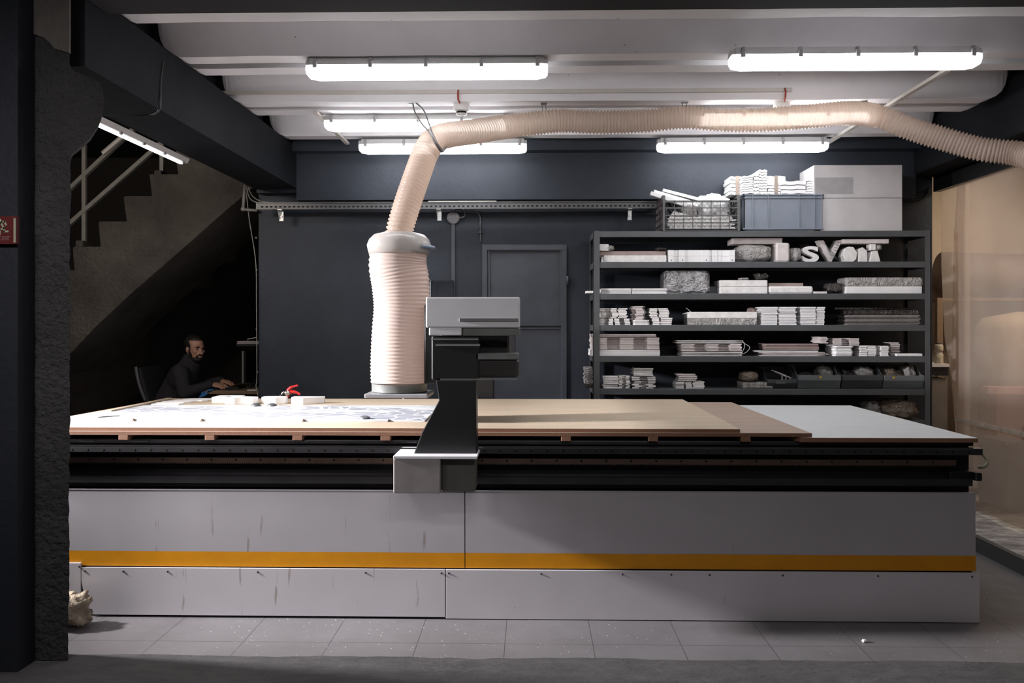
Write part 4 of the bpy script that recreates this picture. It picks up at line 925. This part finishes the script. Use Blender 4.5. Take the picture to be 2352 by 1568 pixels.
g = MB(); g.tube(catmull([P(1704, 783, YI-.01), P(1712, 790, YI-.01), P(1722, 797, YI-.01), P(1715, 808, YI-.01), P(1700, 815, YI-.01)], 5), .0016, 5); g.tube(catmull([P(1708, 785, YI-.01), P(1710, 797, YI-.01), P(1702, 813, YI-.01)], 5), .0016, 5)
tag(g.build('tie_string', M['bright'], None), 'pale looped string at the right of the tied pile', 'string')
stack(1752, 1903, 808, 4, 3, 'long pale strip in the lowest layers of the centre right pile', 'lowest strips of the centre right pile', 'pinkish', 'C', .2, .02, gap=.3)
stack(1735, 1880, 804, 4, 1, 'long white strip jutting out left from the centre right pile', None, 'white', 'I', .08, .0, base=sz[4]+10.2*.00325, gap=.4)
stack(1760, 1882, 789, 4, 4, 'mauve toned board in the upper centre right pile', 'upper boards of the centre right pile', 'mauve', 'I', .2, .004, base=sz[4]+14.5*.00325)
stack(1878, 1908, 773, 4, 5, 'small pinkish piece stacked at the end of the mauve boards', 'small pieces ending the mauve boards', 'pinkish', 'T', .14, .008, base=sz[4]+29.2*.00325)
stack(1916, 1962, 794, 4, 7, 'white slat in the front stack right of the mauve boards', 'front stack right of the mauve boards', 'white', 'C', .18, .004)
stack(1916, 1975, 776, 4, 4, 'pinkish slat on top of the front stack of white slats', 'upper slats of the front stack', 'pinkish', 'U', .18, .006, base=sz[4]+24.2*.00325)
for k, (a, b, yt, n) in enumerate(((1977, 1993, 793, 6), (1995, 2013, 793, 7), (2016, 2050, 794, 8))): stack(a, b, yt, 4, n, 'short white piece in the %s small stack near the right end' % ['first', 'second', 'third'][k], '%s small stack near the right end of the fourth shelf' % ['first', 'second', 'third'][k], 'white', ('I', 'I', 'T')[k], .16, .005)
stack(2058, 2078, 786, 4, 8, 'pale piece in the last stack before the rack post', 'last stack on the fourth shelf', 'pinkish', 'I', .14, .005, y0=YI+.09)
onshelf(4, 2059, 2119, 0, 6, .08, 'white', 'foam_strip', 'flat white strip lying at the right end of the fourth shelf', 'strip')
# --- shelf 5
a_, b_ = X(1344, YI), X(1372, YI)
stack(1344, 1362.5, 844, 5, 8, 'clear edged sheet poking out left of the rack below the big foam pile', 'clear sheets poking out left of the rack', 'wrap', 'I', .18, .004, y0=YI+.05, base=sz[5]+.03)
bx_ = tag(MB().box(a_+.01, X(1420, YI), YI+.05, YI+.25, sz[5]+.001, sz[5]+.0285).build('dark_slab', M['slack'], None), 'dark slab carrying the clear edged sheets on the fifth shelf', 'slab')
stack(1383, 1440, 862, 5, 8, 'glossy white letter piece in the leftmost stack of the fifth shelf', 'leftmost letter stack on the fifth shelf', 'whiteedge', 'U', .10, .008, rj=.1) if False else stack(1422, 1447, 862, 5, 8, 'glossy white letter piece in the leftmost stack of the fifth shelf', 'leftmost letter stack on the fifth shelf', 'whiteedge', 'U', .14, .008, rj=.1)
stack(1385, 1420, 862, 5, 6, 'short glossy piece in front of the clear sheets', 'short glossy pieces in front of the clear sheets', 'whiteedge', 'C', .045, .006, y0=YI-.005, gap=.2, rj=.1)
stack(1455, 1503, 875, 5, 5, 'glossy piece in the lower half of the tall letter stack', 'lower half of the tall letter stack', 'whiteedge', 'U', .16, .01, rj=.15)
stack(1451, 1505, 864, 5, 2, 'letter piece with an open middle in the tall stack', 'open middle pieces of the tall letter stack', 'whiteedge', 'U', .14, .004, base=sz[5]+18.2*.00325)
stack(1457, 1501, 845, 5, 5, 'glossy piece in the upper half of the tall letter stack', 'upper half of the tall letter stack', 'whiteedge', 'L', .14, .01, base=sz[5]+29.3*.00325, rj=.2)
for k, (a, b) in enumerate(((1553, 1572), (1575, 1589), (1592, 1618))): stack(a, b, 876, 5, 5, 'glossy letter piece in the %s low stack left of the fifth shelf gap' % ['left', 'middle', 'right'][k], '%s low stack on the fifth shelf' % ['left', 'middle', 'right'][k], 'whiteedge', 'I', .16, .004)
stack(1558, 1600, 858, 5, 4, 'glossy piece on top of the three low letter stacks', 'top pieces of the three low letter stacks', 'pinkish', 'L', .14, .008, base=sz[5]+17.3*.00325)
stack(1706, 1775, 878, 5, 5, 'cloudy clear sheet in the pile left of the grey bins', 'cloudy sheets left of the grey bins', 'wrap', 'I', .18, .004, gap=.1)
plump(1704, 1746, 853, 5, 'dark pinkish film bundle on the cloudy clear sheets', 'wrapbrown', .16, base=sz[5]+15.3*.00325, seed=41)
def openbin(px0, px1, yt, yf, mat, label, seed):
    a, b = mm(px0, px1); z0 = sz[5]+.001; zt = Z(yt, YI, px0); zf = Z(yf, YI, px0); d = .30; i = .012
    r = thing('open_front_bin', label, 'bin', ((a+b)/2, YI+.1, z0))
    side = [(YI+.02, z0), (YI-.01, z0+(zf-z0)*.6), (YI-.01, zf), (YI+.05, zf+.01), (YI+.12, zt-.01), (YI+d, zt), (YI+d, z0)]
    g = MB(); g.prism(side, 'x', a, a+.006); g.prism(side, 'x', b-.006, b); g.box(a, b, YI+.02, YI+d, z0, z0+.006); g.box(a, b, YI+d-.006, YI+d, z0, zt)
    g.build('bin_body', M[mat], r)
    g = MB(); g.prism([(YI+.02, z0), (YI-.012, z0+(zf-z0)*.6), (YI-.012, zf), (YI-.004, zf), (YI-.004, z0+(zf-z0)*.6), (YI+.03, z0)], 'x', a+.006, b-.006)
    g.box(a, b, YI-.016, YI-.010, z0+(zf-z0)*.62, zf+.003, .002); g.build('bin_front', M[mat], r)
    return r, a, b, z0, zf
r, a, b, z0, zf = openbin(1762, 1829, 846, 872, 'bindark', 'small dark open front bin with white scraps, leftmost of the bins', 1)
MB().box(a+.06, a+.13, YI-.019, YI-.0165, zf-.028, zf-.008).build('label_holder', M['crate'], r)
r, a, b, z0, zf = openbin(1833, 1930, 839, 862, 'bingrey', 'mid grey open front bin with a yellow mark and rounded sides', 2)
MB().lathe((a+.16, YI-.016, zf-.012), [(.009, 0), (.009, .003)], 12, Vector((0, -1, 0))).build('yellow_mark', M['yellow'], r)
r, a, b, z0, zf = openbin(1934, 2026, 843, 862, 'bindark', 'dark open front bin heaped with film between two lighter bins', 3)
r, a, b, z0, zf = openbin(2029, 2122, 839, 863, 'bingrey', 'open front bin wrapped in film at the right end of the fifth shelf', 4)
MB().lathe((a+.07, YI-.016, zf-.012), [(.009, 0), (.009, .003)], 12, Vector((0, -1, 0))).build('yellow_mark', M['yellow'], r)
zb5 = sz[5]+.008
def inbin(px0, px1, yt, lab, mat, seed, dep=.2):
    a, b = mm(px0, px1); lump((a+b)/2, b-a, zb5, Z(yt, YI, px0)-zb5, YI+.05, dep, lab, mat, 'film_bundle', 'bundle', seed, .3)
inbin(1888, 1925, 839, 'pinkish film bundle standing in the mid grey bin', 'wrap', 51); inbin(1840, 1880, 852, 'low dark bundle in the left of the mid grey bin', 'wrapdark', 52)
inbin(1975, 2020, 842, 'clear film bundle heaped in the dark bin', 'wrap', 53); inbin(1940, 1970, 850, 'dark scraps bundle at the left of the dark bin', 'wrapdark', 54)
inbin(2034, 2085, 846, 'brownish film bundle spilling from the wrapped bin', 'wrapbrown', 55, .22); inbin(2088, 2117, 840, 'tall clear film fold at the right of the wrapped bin', 'wrap', 56, .2)
for k in range(4):
    p, q = P(1772+k*9, 850+k*4, YI+.06), P(1796+k*9, 858+k*4, YI+.09); g = MB(); g.tube([p, q], .004, 5); g.box(q.x-.004, q.x+.004, q.y-.004, q.y+.004, zb5, q.z)
    tag(g.build('plastic_scrap', M['whiteedge'], None), 'slanting white scrap rising from the small dark bin, %s from left' % ['first', 'second', 'third', 'fourth'][k], 'scrap', 'slanting scraps in the small dark bin')
# --- shelf 6
a, b = mm(2030, 2120); lump((a+b)/2+.0, b-a, sz[6]+.001, .155, YI, .28, 'brown film bag slumped at the right end of the lowest visible shelf', 'wrapbrown', 'plastic_bag', 'bag', 61, .3)
a, b = mm(1998, 2034); lump((a+b)/2, b-a, sz[6]+.001, .14, YI+.05, .2, 'pale scraps bag left of the brown film bag', 'wrap', 'plastic_bag', 'bag', 63, .5)

# ================================================================== RIGHT SIDE: curtain and what stands behind it
def curt(edge, y_near, z0, z1, x, amp, name, lab, seed):
    # edge: list (z, Y) of the free edge
    g = MB(); nz, ny = 30, 60; vs = []; fs = []
    def eY(z):
        for (za, ya), (zb_, yb_) in zip(edge, edge[1:]):
            if za >= z >= zb_: t = (za-z)/(za-zb_); return ya+(yb_-ya)*t
        return edge[-1][1]
    for i in range(nz+1):
        z = z1+(z0-z1)*i/nz
        for k in range(ny+1):
            y = eY(z)+(y_near-eY(z))*k/ny
            d = min(1, (z1-z)/.4)
            vs.append((x+d*amp*(math.sin(y*9+seed)+.5*noise.noise(Vector((y*3, z*1.2, seed)))), y, z))
    for i in range(nz):
        for k in range(ny): a = i*(ny+1)+k; fs.append((a, a+1, a+ny+2, a+ny+1))
    g.add(vs, fs); o = g.build(name, M['curtain'], None, True)
    md = o.modifiers.new('thickness', 'SOLIDIFY'); md.thickness = .002
    return tag(o, lab, 'curtain')
cu = curt([(2.52, 6.62), (1.6, 6.68), (1.0, 6.72), (.7, 6.60), (.12, 6.56)], 4.4, .12, 2.52, 3.205, .012, 'plastic_curtain', 'cloudy plastic strip curtain hanging in front of the warm lit room', 2)
g = MB(); g.box(3.185, 3.192, 4.4, 6.6, .725, .755); g.mat(1)
for k in range(20): g.lathe((3.185, 6.57-k*.12+.02*R.random(), .74), [(.006, 0), (.004, .004)], 8, Vector((-1, 0, 0)))
st_ = g.build('riveted_band', [M['strip'], M['galv']], cu); 
curt([(2.52, 6.93), (1.9, 6.93), (1.35, 6.88), (1.05, 6.78), (.5, 6.7)], 6.5, .5, 2.52, 3.235, .006, 'plastic_curtain', 'narrow rear plastic sheet beside the shelving rack post', 5)
# warm room contents
def wr(name, cat, label, mats, mb, sm=False): return tag(mb.build(name, mats, None, sm), label, cat)
M['roll'] = plain('greyish mauve roll', (.26,.20,.18), .6); M['pink'] = plain('pink plastic bale', (.48,.27,.25), .6); M['darkred'] = plain('dark red box', (.16,.02,.03), .6)
g = MB(); g.tube([(3.75, 8.05, 1.92), (5.1, 8.05, 1.88)], .19, 24); wr('fabric_roll', 'roll', 'large greyish roll seen blurred through the plastic curtain', M['roll'], g, True)
g = MB(); g.box(3.6, 5.15, 7.8, 8.3, 1.66, 1.685)
for x in (3.6, 5.1):
    for y in (7.8, 8.25): g.box(x, x+.05, y, y+.05, .09, 1.66)
wr('storage_table', 'rack', 'tall rack behind the curtain carrying the greyish roll', M['deskwood'], g)
g = MB(); g.lathe((4.35, 7.7, .09), [(.40, 0), (.44, .05), (.44, 1.32), (.36, 1.42), (.1, 1.47)], 32); wr('storage_drum', 'drum', 'big pale round drum blurred behind the middle of the curtain', M['warmwall'], g, True)
g = MB(); g.box(3.62, 5.0, 6.95, 7.2, .09, .95, .05); wr('wrapped_bale', 'bale', 'pink wrapped bale blurred behind the lower curtain', M['pink'], g)
for x0, x1, y0, z1, m, l in ((3.42, 3.62, 6.35, .60, 'bindark', 'dark grey box behind the curtain nearest its free edge'), (3.66, 3.82, 6.2, .70, 'darkred', 'dark red box behind the curtain between two dark grey boxes'), (3.86, 4.2, 6.1, .58, 'blackbody', 'near black box behind the curtain at the right edge')):
    g = MB(); g.box(x0, x1, y0, y0+.4, .09, z1, .02); wr('storage_box', 'box', l, M[m], g)
g = MB(); g.tube([(3.7, 8.36, .1), (3.7, 8.36, 3.2)], .03, 10); wr('wall_pipe', 'pipe', 'vertical pipe on the cream wall behind the curtain', M['roll'], g, True)
# jars and cabinet in the gap
cabx0, cabx1 = 3.215, 3.42
cab = thing('cabinet', 'low cabinet with dark top shelf in the gap right of the rack', 'cabinet', (3.33, 7.5, .09))
zt = Z(835, 7.4, 2160)
bx('cabinet_body', plain('cabinet grey', (.17,.14,.12), .6), cab, 3.19, 3.5, 7.40, 7.8, .091, Z(868, 7.4, 2160)); bx('dark_shelf', M['blackbody'], cab, 3.19, 3.5, 7.38, 7.8, Z(862, 7.4, 2160), Z(842, 7.4, 2160)); bx('cabinet_top', M['pinkish'], cab, 3.19, 3.5, 7.36, 7.8, Z(842, 7.4, 2160), zt)
jx = X(2152, 7.45)
for k, (y0, y1, l) in enumerate(((0, 27, 'lower dusty jar standing on the cabinet top'), (27.3, 47, 'upper dusty jar stacked on the lower jar'))):
    j = thing('jar', l+' right of the rack', 'jar', (jx+.015, 7.45, zt+y0*.0037), 'stacked dusty jars'); rr = .036
    MB().lathe((jx+.015, 7.45, zt+y0*.0037+.0005), [(rr*.9, 0), (rr, .01), (rr, (y1-y0)*.0037-.022), (rr*.75, (y1-y0)*.0037-.012)], 20).build('jar_body', plain('dusty jar', (.42,.36,.28), .3, var=.4, vs=30), j, True)
    MB().lathe((jx+.015, 7.45, zt+y1*.0037-.0115), [(rr*.7, 0), (rr*.7, .0105)], 20).build('jar_lid', M['bindark' if k else 'whiteedge'], j, 'auto')
g = MB()
for k in range(5): g.tube(catmull([P(2078, 440+k*6, 6.96), P(2100, 436+k*7, 6.95), P(2120, 440+k*4, 6.94), P(2133, 430+k*3, 6.9)], 6), .006, 6)
tag(g.build('cable_bundle', M['blackbody'], None, True), 'bundle of black cables running behind the card box towards the curtain', 'cable')
bx('x', M['stairwell'], None, 0, .01, 0, .01, -.09, -.08); bpy.data.objects.remove(bpy.data.objects['x'])
# rubble
o = lump(X(170, 4.16), .17, .0, .17, 4.06, .14, 'crumbled plaster heap on the floor between pillar and table', 'rubble', 'plaster_rubble', 'rubble', 71, .7, grp=None)
g = MB(); c = P(1810+160, 1468, 4.0); tag(lump(X(1985, 4.02), .02, .0, .014, 4.01, .02, 'tiny crumpled paper scrap on the floor tiles at right', 'white', 'paper_scrap', 'scrap', 5, .6), 'tiny crumpled paper scrap on the floor tiles at right', 'scrap')

# ================================================================== DESK AND PERSON
dY = 7.5; dz_ = Z(897, dY, 530)
dk = thing('desk', 'brown topped desk in the dark corner where the man works', 'desk', (-2.5, 7.9, 0))
xa = X(471, dY); bx('desktop', [M['deskwood']], dk, xa, -2.195, dY, 8.4, dz_-.03, dz_, .003)
for x in (xa+.05, -2.26):
    for y in (dY+.05, 8.3): bx('leg', M['blackbody'], dk, x-.02, x+.02, y-.02, y+.02, 0, dz_-.03)
# monitor
mx = X(556, 7.7); mn = thing('monitor', 'thin monitor seen edge on at the right of the desk', 'monitor', (mx, 7.95, dz_))
bx('screen', M['blackbody'], mn, mx-.0, mx+.028, 7.72, 8.2, Z(880, 7.7, 556), Z(806, 7.7, 556), .004)
bx('bezel_edge', M['plate'], mn, mx-.004, mx+.016, 7.70, 7.722, Z(880, 7.7, 556), Z(806, 7.7, 556), .003)
g = MB(); g.box(mx+.0, mx+.06, 7.9, 8.02, dz_+.0005, Z(870, 7.7, 556)); g.box(mx-.08, mx+.1, 7.85, 8.07, dz_+.0005, dz_+.012, .003); g.build('stand', M['blackbody'], mn)
g = MB(); g.box(X(520, 7.7), X(552, 7.7), 7.66, 8.05, dz_+.0005, dz_+.018, .004); kb = tag(g.build('keyboard', M['blackbody'], None), 'black keyboard under the man\'s hands', 'keyboard')
g = MB(); g.box(X(487, 7.6), X(530, 7.6), 7.54, 7.80, dz_+.0003, dz_+.003); tag(g.build('mouse_mat', plain('black mat', (.03,.028,.03), .6), None), 'thin black mat at the front edge of the desk', 'mat')
g = MB(); g.box(X(568, 7.52), X(589, 7.52), 7.515, 7.60, dz_+.0005, dz_+.006); tag(g.build('paper_strip', M['white'], None), 'small pale strip of paper at the desk edge by the wall', 'paper')
# blue cloth
g = MB(); pts = [P(484, 897, 7.50), P(470, 901, 7.48), P(460, 903, 7.47), P(455, 906, 7.47)]
nn = 14; vs = []; fs = []
for i in range(nn+1):
    t = i/nn; x0 = X(487, 7.5)+(X(455, 7.47)-X(487, 7.5))*t
    for k in range(7):
        s = k/6; z = dz_+.004-.001*i*.2-(.0 if t < .5 else (t-.5)*.05)+.006*noise.noise(Vector((i*.5, k*.6, 2)))-(max(0, s-.5)*.09 if t > .35 else 0)
        y = 7.60-s*.11-(.01*math.sin(k*2+i*.7)); vs.append((x0, y-.004, z+.004))
for i in range(nn):
    for k in range(6): a = i*7+k; fs.append((a, a+1, a+8, a+7))
g.add(vs, fs); o = g.build('blue_cloth', M['blue'], None, True); md = o.modifiers.new('t', 'SOLIDIFY'); md.thickness = .006; tag(o, 'crumpled blue cloth hanging over the desk corner', 'cloth')
# papers shelf
g = MB(); a = X(552, 7.6); g.box(a, -2.195, 7.5, 7.9, Z(789, 7.6, 560)-.02, Z(789, 7.6, 560)); shf = tag(g.build('wall_shelf', M['black'], None), 'dark wall shelf with papers above the desk', 'shelf'); zz = Z(789, 7.6, 560)
for k in range(5):
    g = MB(); g.box(a+.004*(k % 3)-.005, -2.2, 7.52+.01*(k % 2), 7.8, zz+.001+k*.0045, zz+.0042+k*.0045); tag(g.build('paper_stack', M['pinkish'], None), 'sheaf of papers piled on the dark shelf above the monitor', 'papers', 'paper sheaves on the dark shelf')
g = MB(); g.add([P(568, 778, 7.6), P(590, 774, 7.6), P(590, 775, 7.8), P(568, 779, 7.8)]+[P(568, 779, 7.6), P(590, 775, 7.6), P(590, 776, 7.8), P(568, 780, 7.8)], [(0,1,2,3),(7,6,5,4),(0,4,5,1),(2,6,7,3),(0,3,7,4),(1,5,6,2)]); tag(g.build('loose_paper', M['white'], None), 'single sheet tilted on top of the papers', 'paper')
# chair
chx = X(326, 7.9); ch = thing('office_chair', 'dark office chair behind the seated man', 'chair', (chx+.25, 7.95, 0))
g = MB(); g.tube(catmull([P(312, 842, 7.68), P(315, 862, 7.68), P(322, 890, 7.68), P(334, 920, 7.70)], 6), .014, 10); g.build('back_frame', plain('chair frame grey', (.10,.10,.11), .35), ch, True)
g = MB(); g.add([P(313, 845, 7.70), P(334, 925, 7.70), P(334, 925, 7.70)+Vector((0, .45, 0)), P(313, 845, 7.70)+Vector((0, .45, 0))]+[p+Vector((.04, 0, 0)) for p in (P(313, 845, 7.70), P(334, 925, 7.70), P(334, 925, 7.70)+Vector((0, .45, 0)), P(313, 845, 7.70)+Vector((0, .45, 0)))], [(0,1,2,3),(7,6,5,4),(0,4,5,1),(2,6,7,3),(0,3,7,4),(1,5,6,2)]); g.build('backrest', M['black'], ch)
bx('seat', M['black'], ch, chx+.03, chx+.53, 7.68, 8.16, .45, .52, .02); bx('seat_column', M['blackbody'], ch, chx+.22, chx+.27, 7.9, 7.95, .08, .45)
g = MB(); cc = Vector((chx+.245, 7.925, .08))
for k in range(5): g.tube([cc, cc+Vector((.27*math.cos(k*1.2566), .27*math.sin(k*1.2566), -.04))], .018, 6); g.ell(cc+Vector((.27*math.cos(k*1.2566), .27*math.sin(k*1.2566), -.055)), (.025,.025,.025), n=8, m=6)
g.build('star_base', M['blackbody'], ch)

def limb(g, pts, rs, n=14):
    for (a, b), (ra, rb) in zip(zip(pts, pts[1:]), zip(rs, rs[1:])):
        g.tube([a, b], [ra, rb], n); g.ell(a, (ra,)*3, n=n, m=8)
    g.ell(pts[-1], (rs[-1],)*3, n=n, m=8)
def remesh(o, vox, sm=5):
    md = o.modifiers.new('r', 'REMESH'); md.mode = 'VOXEL'; md.voxel_size = vox
    s = o.modifiers.new('s', 'SMOOTH'); s.factor = .5; s.iterations = sm
    bpy.context.view_layer.update(); me = bpy.data.meshes.new_from_object(o.evaluated_get(bpy.context.evaluated_depsgraph_get()))
    for m in list(o.modifiers): o.modifiers.remove(m)
    me.materials.clear()
    for m in o.data.materials: me.materials.append(m)
    o.data = me
    for p in me.polygons: p.use_smooth = True
PY = 7.88
hc = P(449, 800, PY); A_ = math.radians(38)
Fd = Vector((math.cos(A_), -math.sin(A_), -.10)).normalized(); Sd = Vector((-math.sin(A_), -math.cos(A_), 0)); Ud = Sd.cross(Fd); Ud = Ud if Ud.z > 0 else -Ud
def H(f, s, u): return hc+Fd*f+Sd*s+Ud*u
HR = Matrix((Fd, Sd, Ud)).transposed()
def hand(g, w, d, up, side, s=1.0, curl=.5):   # w wrist, d forward, up back of hand, side thumb side
    d = d.normalized(); up = (up-d*up.dot(d)).normalized(); side = (side-d*side.dot(d)); side = (side-up*side.dot(up)).normalized()
    rot = Matrix((d, side, up)).transposed()
    g.ell(w+d*.05*s, (.055*s, .040*s, .015*s), rot, 14, 8); g.ell(w+d*.03*s+side*.018*s, (.035*s, .02*s, .015*s), rot)
    tips = []
    for k, (off, L) in enumerate(((.031, .072), (.0105, .080), (-.0105, .074), (-.031, .058))):
        p = w+d*(.088-.004*abs(k-1))*s+side*off*s; dirv = (d+side*off*2.2).normalized(); ang = .15+.05*k; pts = [p-d*.015*s]
        for j, fr in enumerate((.45, .32, .23)):
            ang2 = ang+curl*j; pts.append(pts[-1]+(dirv*math.cos(ang2)-up*math.sin(ang2))*L*fr*s*(1.25 if j == 0 else 1))
        limb(g, pts, [.0092*s, .0086*s, .0078*s, .0068*s], 10)
    tp = [w+d*.02*s+side*.03*s, w+d*.048*s+side*.055*s-up*.008*s, w+d*.075*s+side*.062*s-up*.018*s, w+d*.095*s+side*.058*s-up*.024*s]
    limb(g, tp, [.013*s, .0112*s, .0095*s, .008*s], 10)
pr = thing('person', 'bearded man with short dark hair in a black jersey seated at the desk', 'person', (chx+.3, PY, 0))
sR, sL = P(413, 853, 7.70), P(436, 845, 8.06)
eR, eL = P(424, 903, 7.60), P(452, 890, 8.12)
wR, wL = P(487, 888, 7.66), P(508, 882, 8.0)
wR.z = dz_+.040; wL.z = dz_+.055
neck = P(435, 830, PY); chest = P(420, 868, PY+.0); pel = Vector((chx+.22, PY, .60))
kR, kL = Vector((chx+.68, 7.74, .56)), Vector((chx+.68, 8.04, .56)); aR, aL = Vector((chx+.62, 7.72, .09)), Vector((chx+.62, 8.06, .09))
hRl = Vector((pel.x, 7.78, .58)); hLl = Vector((pel.x, 7.98, .58))
g = MB()
g.ell(H(-.018, 0, .028), (.092, .074, .088), HR, 24, 16); g.ell(H(.022, 0, -.03), (.066, .060, .085), HR, 24, 14); g.ell(H(.036, 0, -.078), (.050, .047, .036), HR); g.ell(H(.066, 0, -.094), (.020, .022, .018), HR)
limb(g, [H(.080, 0, .010), H(.094, 0, -.014), H(.104, 0, -.033)], [.008, .009, .0125]); g.ell(H(.092, .012, -.036), (.010, .008, .008), HR); g.ell(H(.092, -.012, -.036), (.010, .008, .008), HR)
for s in (1, -1):
    g.ell(H(.070, s*.028, .022), (.018, .025, .009), HR); g.ell(H(.058, s*.040, -.022), (.022, .018, .02), HR); g.ell(H(-.006, s*.072, -.012), (.020, .009, .031), HR); g.ell(H(-.010, s*.082, -.008), (.012, .006, .024), HR)
g.ell(H(.083, 0, -.060), (.010, .024, .006), HR); g.ell(H(.081, 0, -.070), (.010, .020, .006), HR)
limb(g, [H(-.025, 0, -.05), neck+Vector((0, 0, -.02))], [.056, .062])
limb(g, [neck+Vector((0, 0, -.04)), chest, pel], [.065, .10, .11]); limb(g, [sR, eR, wR], [.045, .040, .027]); limb(g, [sL, eL, wL], [.045, .040, .027]); limb(g, [sR, sL], [.04, .04])
limb(g, [hRl, kR, aR], [.085, .058, .04]); limb(g, [hLl, kL, aL], [.085, .058, .04])
for a in (aR, aL): limb(g, [a+Vector((-.05, 0, -.045)), a+Vector((.13, -.01, -.055))], [.035, .028])
hand(g, wR, Vector((1, .1, -.12)), Vector((.05, -.35, 1)), Vector((0, 1, 0)), 1.0, .38); hand(g, wL, Vector((1, -.15, -.2)), Vector((0, -.2, 1)), Vector((0, -1, 0)), 1.0, .5)
body = g.build('body', M['skin'], pr); remesh(body, .0045, 3)
g = MB(); 
limb(g, [neck+Vector((0, 0, .012)), neck+Vector((0, 0, -.05)), chest, pel+Vector((0, 0, .05))], [.068, .10, .135, .14])
g.ell((sR+sL)/2+Vector((-.0, 0, -.02)), (.11, .20, .085)); g.ell(chest, (.125, .19, .14))
limb(g, [sR, eR, wR+Vector((-.015, 0, 0))], [.073, .058, .039]); limb(g, [sL, eL, wL+Vector((-.015, 0, 0))], [.073, .058, .039])
sw = g.build('jersey', M['cloth'], pr); remesh(sw, .008, 6)
g = MB(); limb(g, [hRl, kR, aR+Vector((0, 0, .03))], [.10, .075, .06]); limb(g, [hLl, kL, aL+Vector((0, 0, .03))], [.10, .075, .06]); g.ell(pel, (.14, .18, .11)); tr_ = g.build('trousers', M['denim'], pr); remesh(tr_, .01, 4)
g = MB()
for a in (aR, aL): limb(g, [a+Vector((-.05, 0, -.04)), a+Vector((.14, -.01, -.05))], [.045, .036])
g.build('shoes', M['blackbody'], pr, True)
g = MB(); g.ell(H(-.042, 0, .044), (.083, .079, .080), HR, 24, 16); g.ell(H(-.012, 0, .080), (.070, .062, .040), HR); g.ell(H(-.05, 0, -.02), (.055, .068, .06), HR); g.ell(H(.010, .066, -.012), (.010, .010, .03), HR); g.ell(H(.010, -.066, -.012), (.010, .010, .03), HR)
for s in (1, -1): g.ell(H(-.025, s*.064, .022), (.052, .0145, .045), HR)
h_ = g.build('hair', M['hair'], pr); remesh(h_, .004, 3)
g = MB(); g.ell(H(.040, 0, -.092), (.054, .053, .036), HR, 20, 12); g.ell(H(.084, 0, -.0525), (.014, .029, .0055), HR)
for s in (1, -1): g.ell(H(.018, s*.056, -.062), (.026, .010, .036), HR); g.ell(H(.078, s*.027, -.066), (.012, .009, .016), HR)
h_ = g.build('beard', M['hair'], pr); remesh(h_, .004, 2)
for s in (1, -1):
    e = MB().ell(H(.0705, s*.029, .001), (.0115, .012, .0065), HR).build('eye', M['eye'], pr, True); MB().ell(H(.0805, s*.0275, .001), (.003, .0058, .0058), HR).build('iris', M['iris'], e, True)
    MB().ell(H(.087, s*.029, .022), (.006, .018, .0045), HR).build('eyebrow', M['hair'], pr, True)

# ================================================================== LIGHT
def area(name, loc, target, sx, sy, power, col, spread=PI):
    l = bpy.data.lights.new(name, 'AREA'); l.shape = 'RECTANGLE'; l.size = sx; l.size_y = sy; l.energy = power; l.color = col; l.spread = spread
    o = bpy.data.objects.new(name, l); C.objects.link(o); o.location = loc; o.rotation_euler = (Vector(target)-Vector(loc)).to_track_quat('-Z', 'Y').to_euler(); return o
area('doorway_lamp', (-4.6, 3.96, 2.3), (-.5, 4.7, .7), .3, .3, 80, (1, .97, 1.0), .95)
area('pillar_fill_light', (-1.9, 1.5, 2.7), (-2.1, 3.5, 1.2), .9, .12, 7, (1, .95, .96), 1.5)  # added fill out of view, put in to brighten the pillar front
area('left_room_lamp', (-3.3, 4.3, 2.8), (-3.0, 7.5, 1.5), .9, .15, 30, (1, .90, .80))
area('camera_side_lamp', (.4, 1.2, 2.75), (.2, 3.6, 0), 1.6, .2, 18, (1, .96, .97))
area('warm_room_lamp', (4.3, 6.6, 2.9), (4.2, 6.9, 0), .8, .8, 38, (1, .86, .68))
w = bpy.data.worlds.new('world'); w.use_nodes = True; w.node_tree.nodes['Background'].inputs[0].default_value = (.8, .78, .85, 1); w.node_tree.nodes['Background'].inputs[1].default_value = .02
bpy.context.scene.world = w
cam = bpy.data.cameras.new('camera'); cam.sensor_width = 36; cam.lens = F/2352*36; cam.shift_y = -42/2352; cam.clip_start = .05
co_ = bpy.data.objects.new('camera', cam); C.objects.link(co_); co_.location = (0, 0, CZ); co_.rotation_euler = (PI/2, 0, YAW)
sc_ = bpy.context.scene; sc_.camera = co_
vs_ = sc_.view_settings; vs_.view_transform = 'Standard'; vs_.look = 'None'; vs_.exposure = 0; vs_.gamma = 1; vs_.use_curve_mapping = False
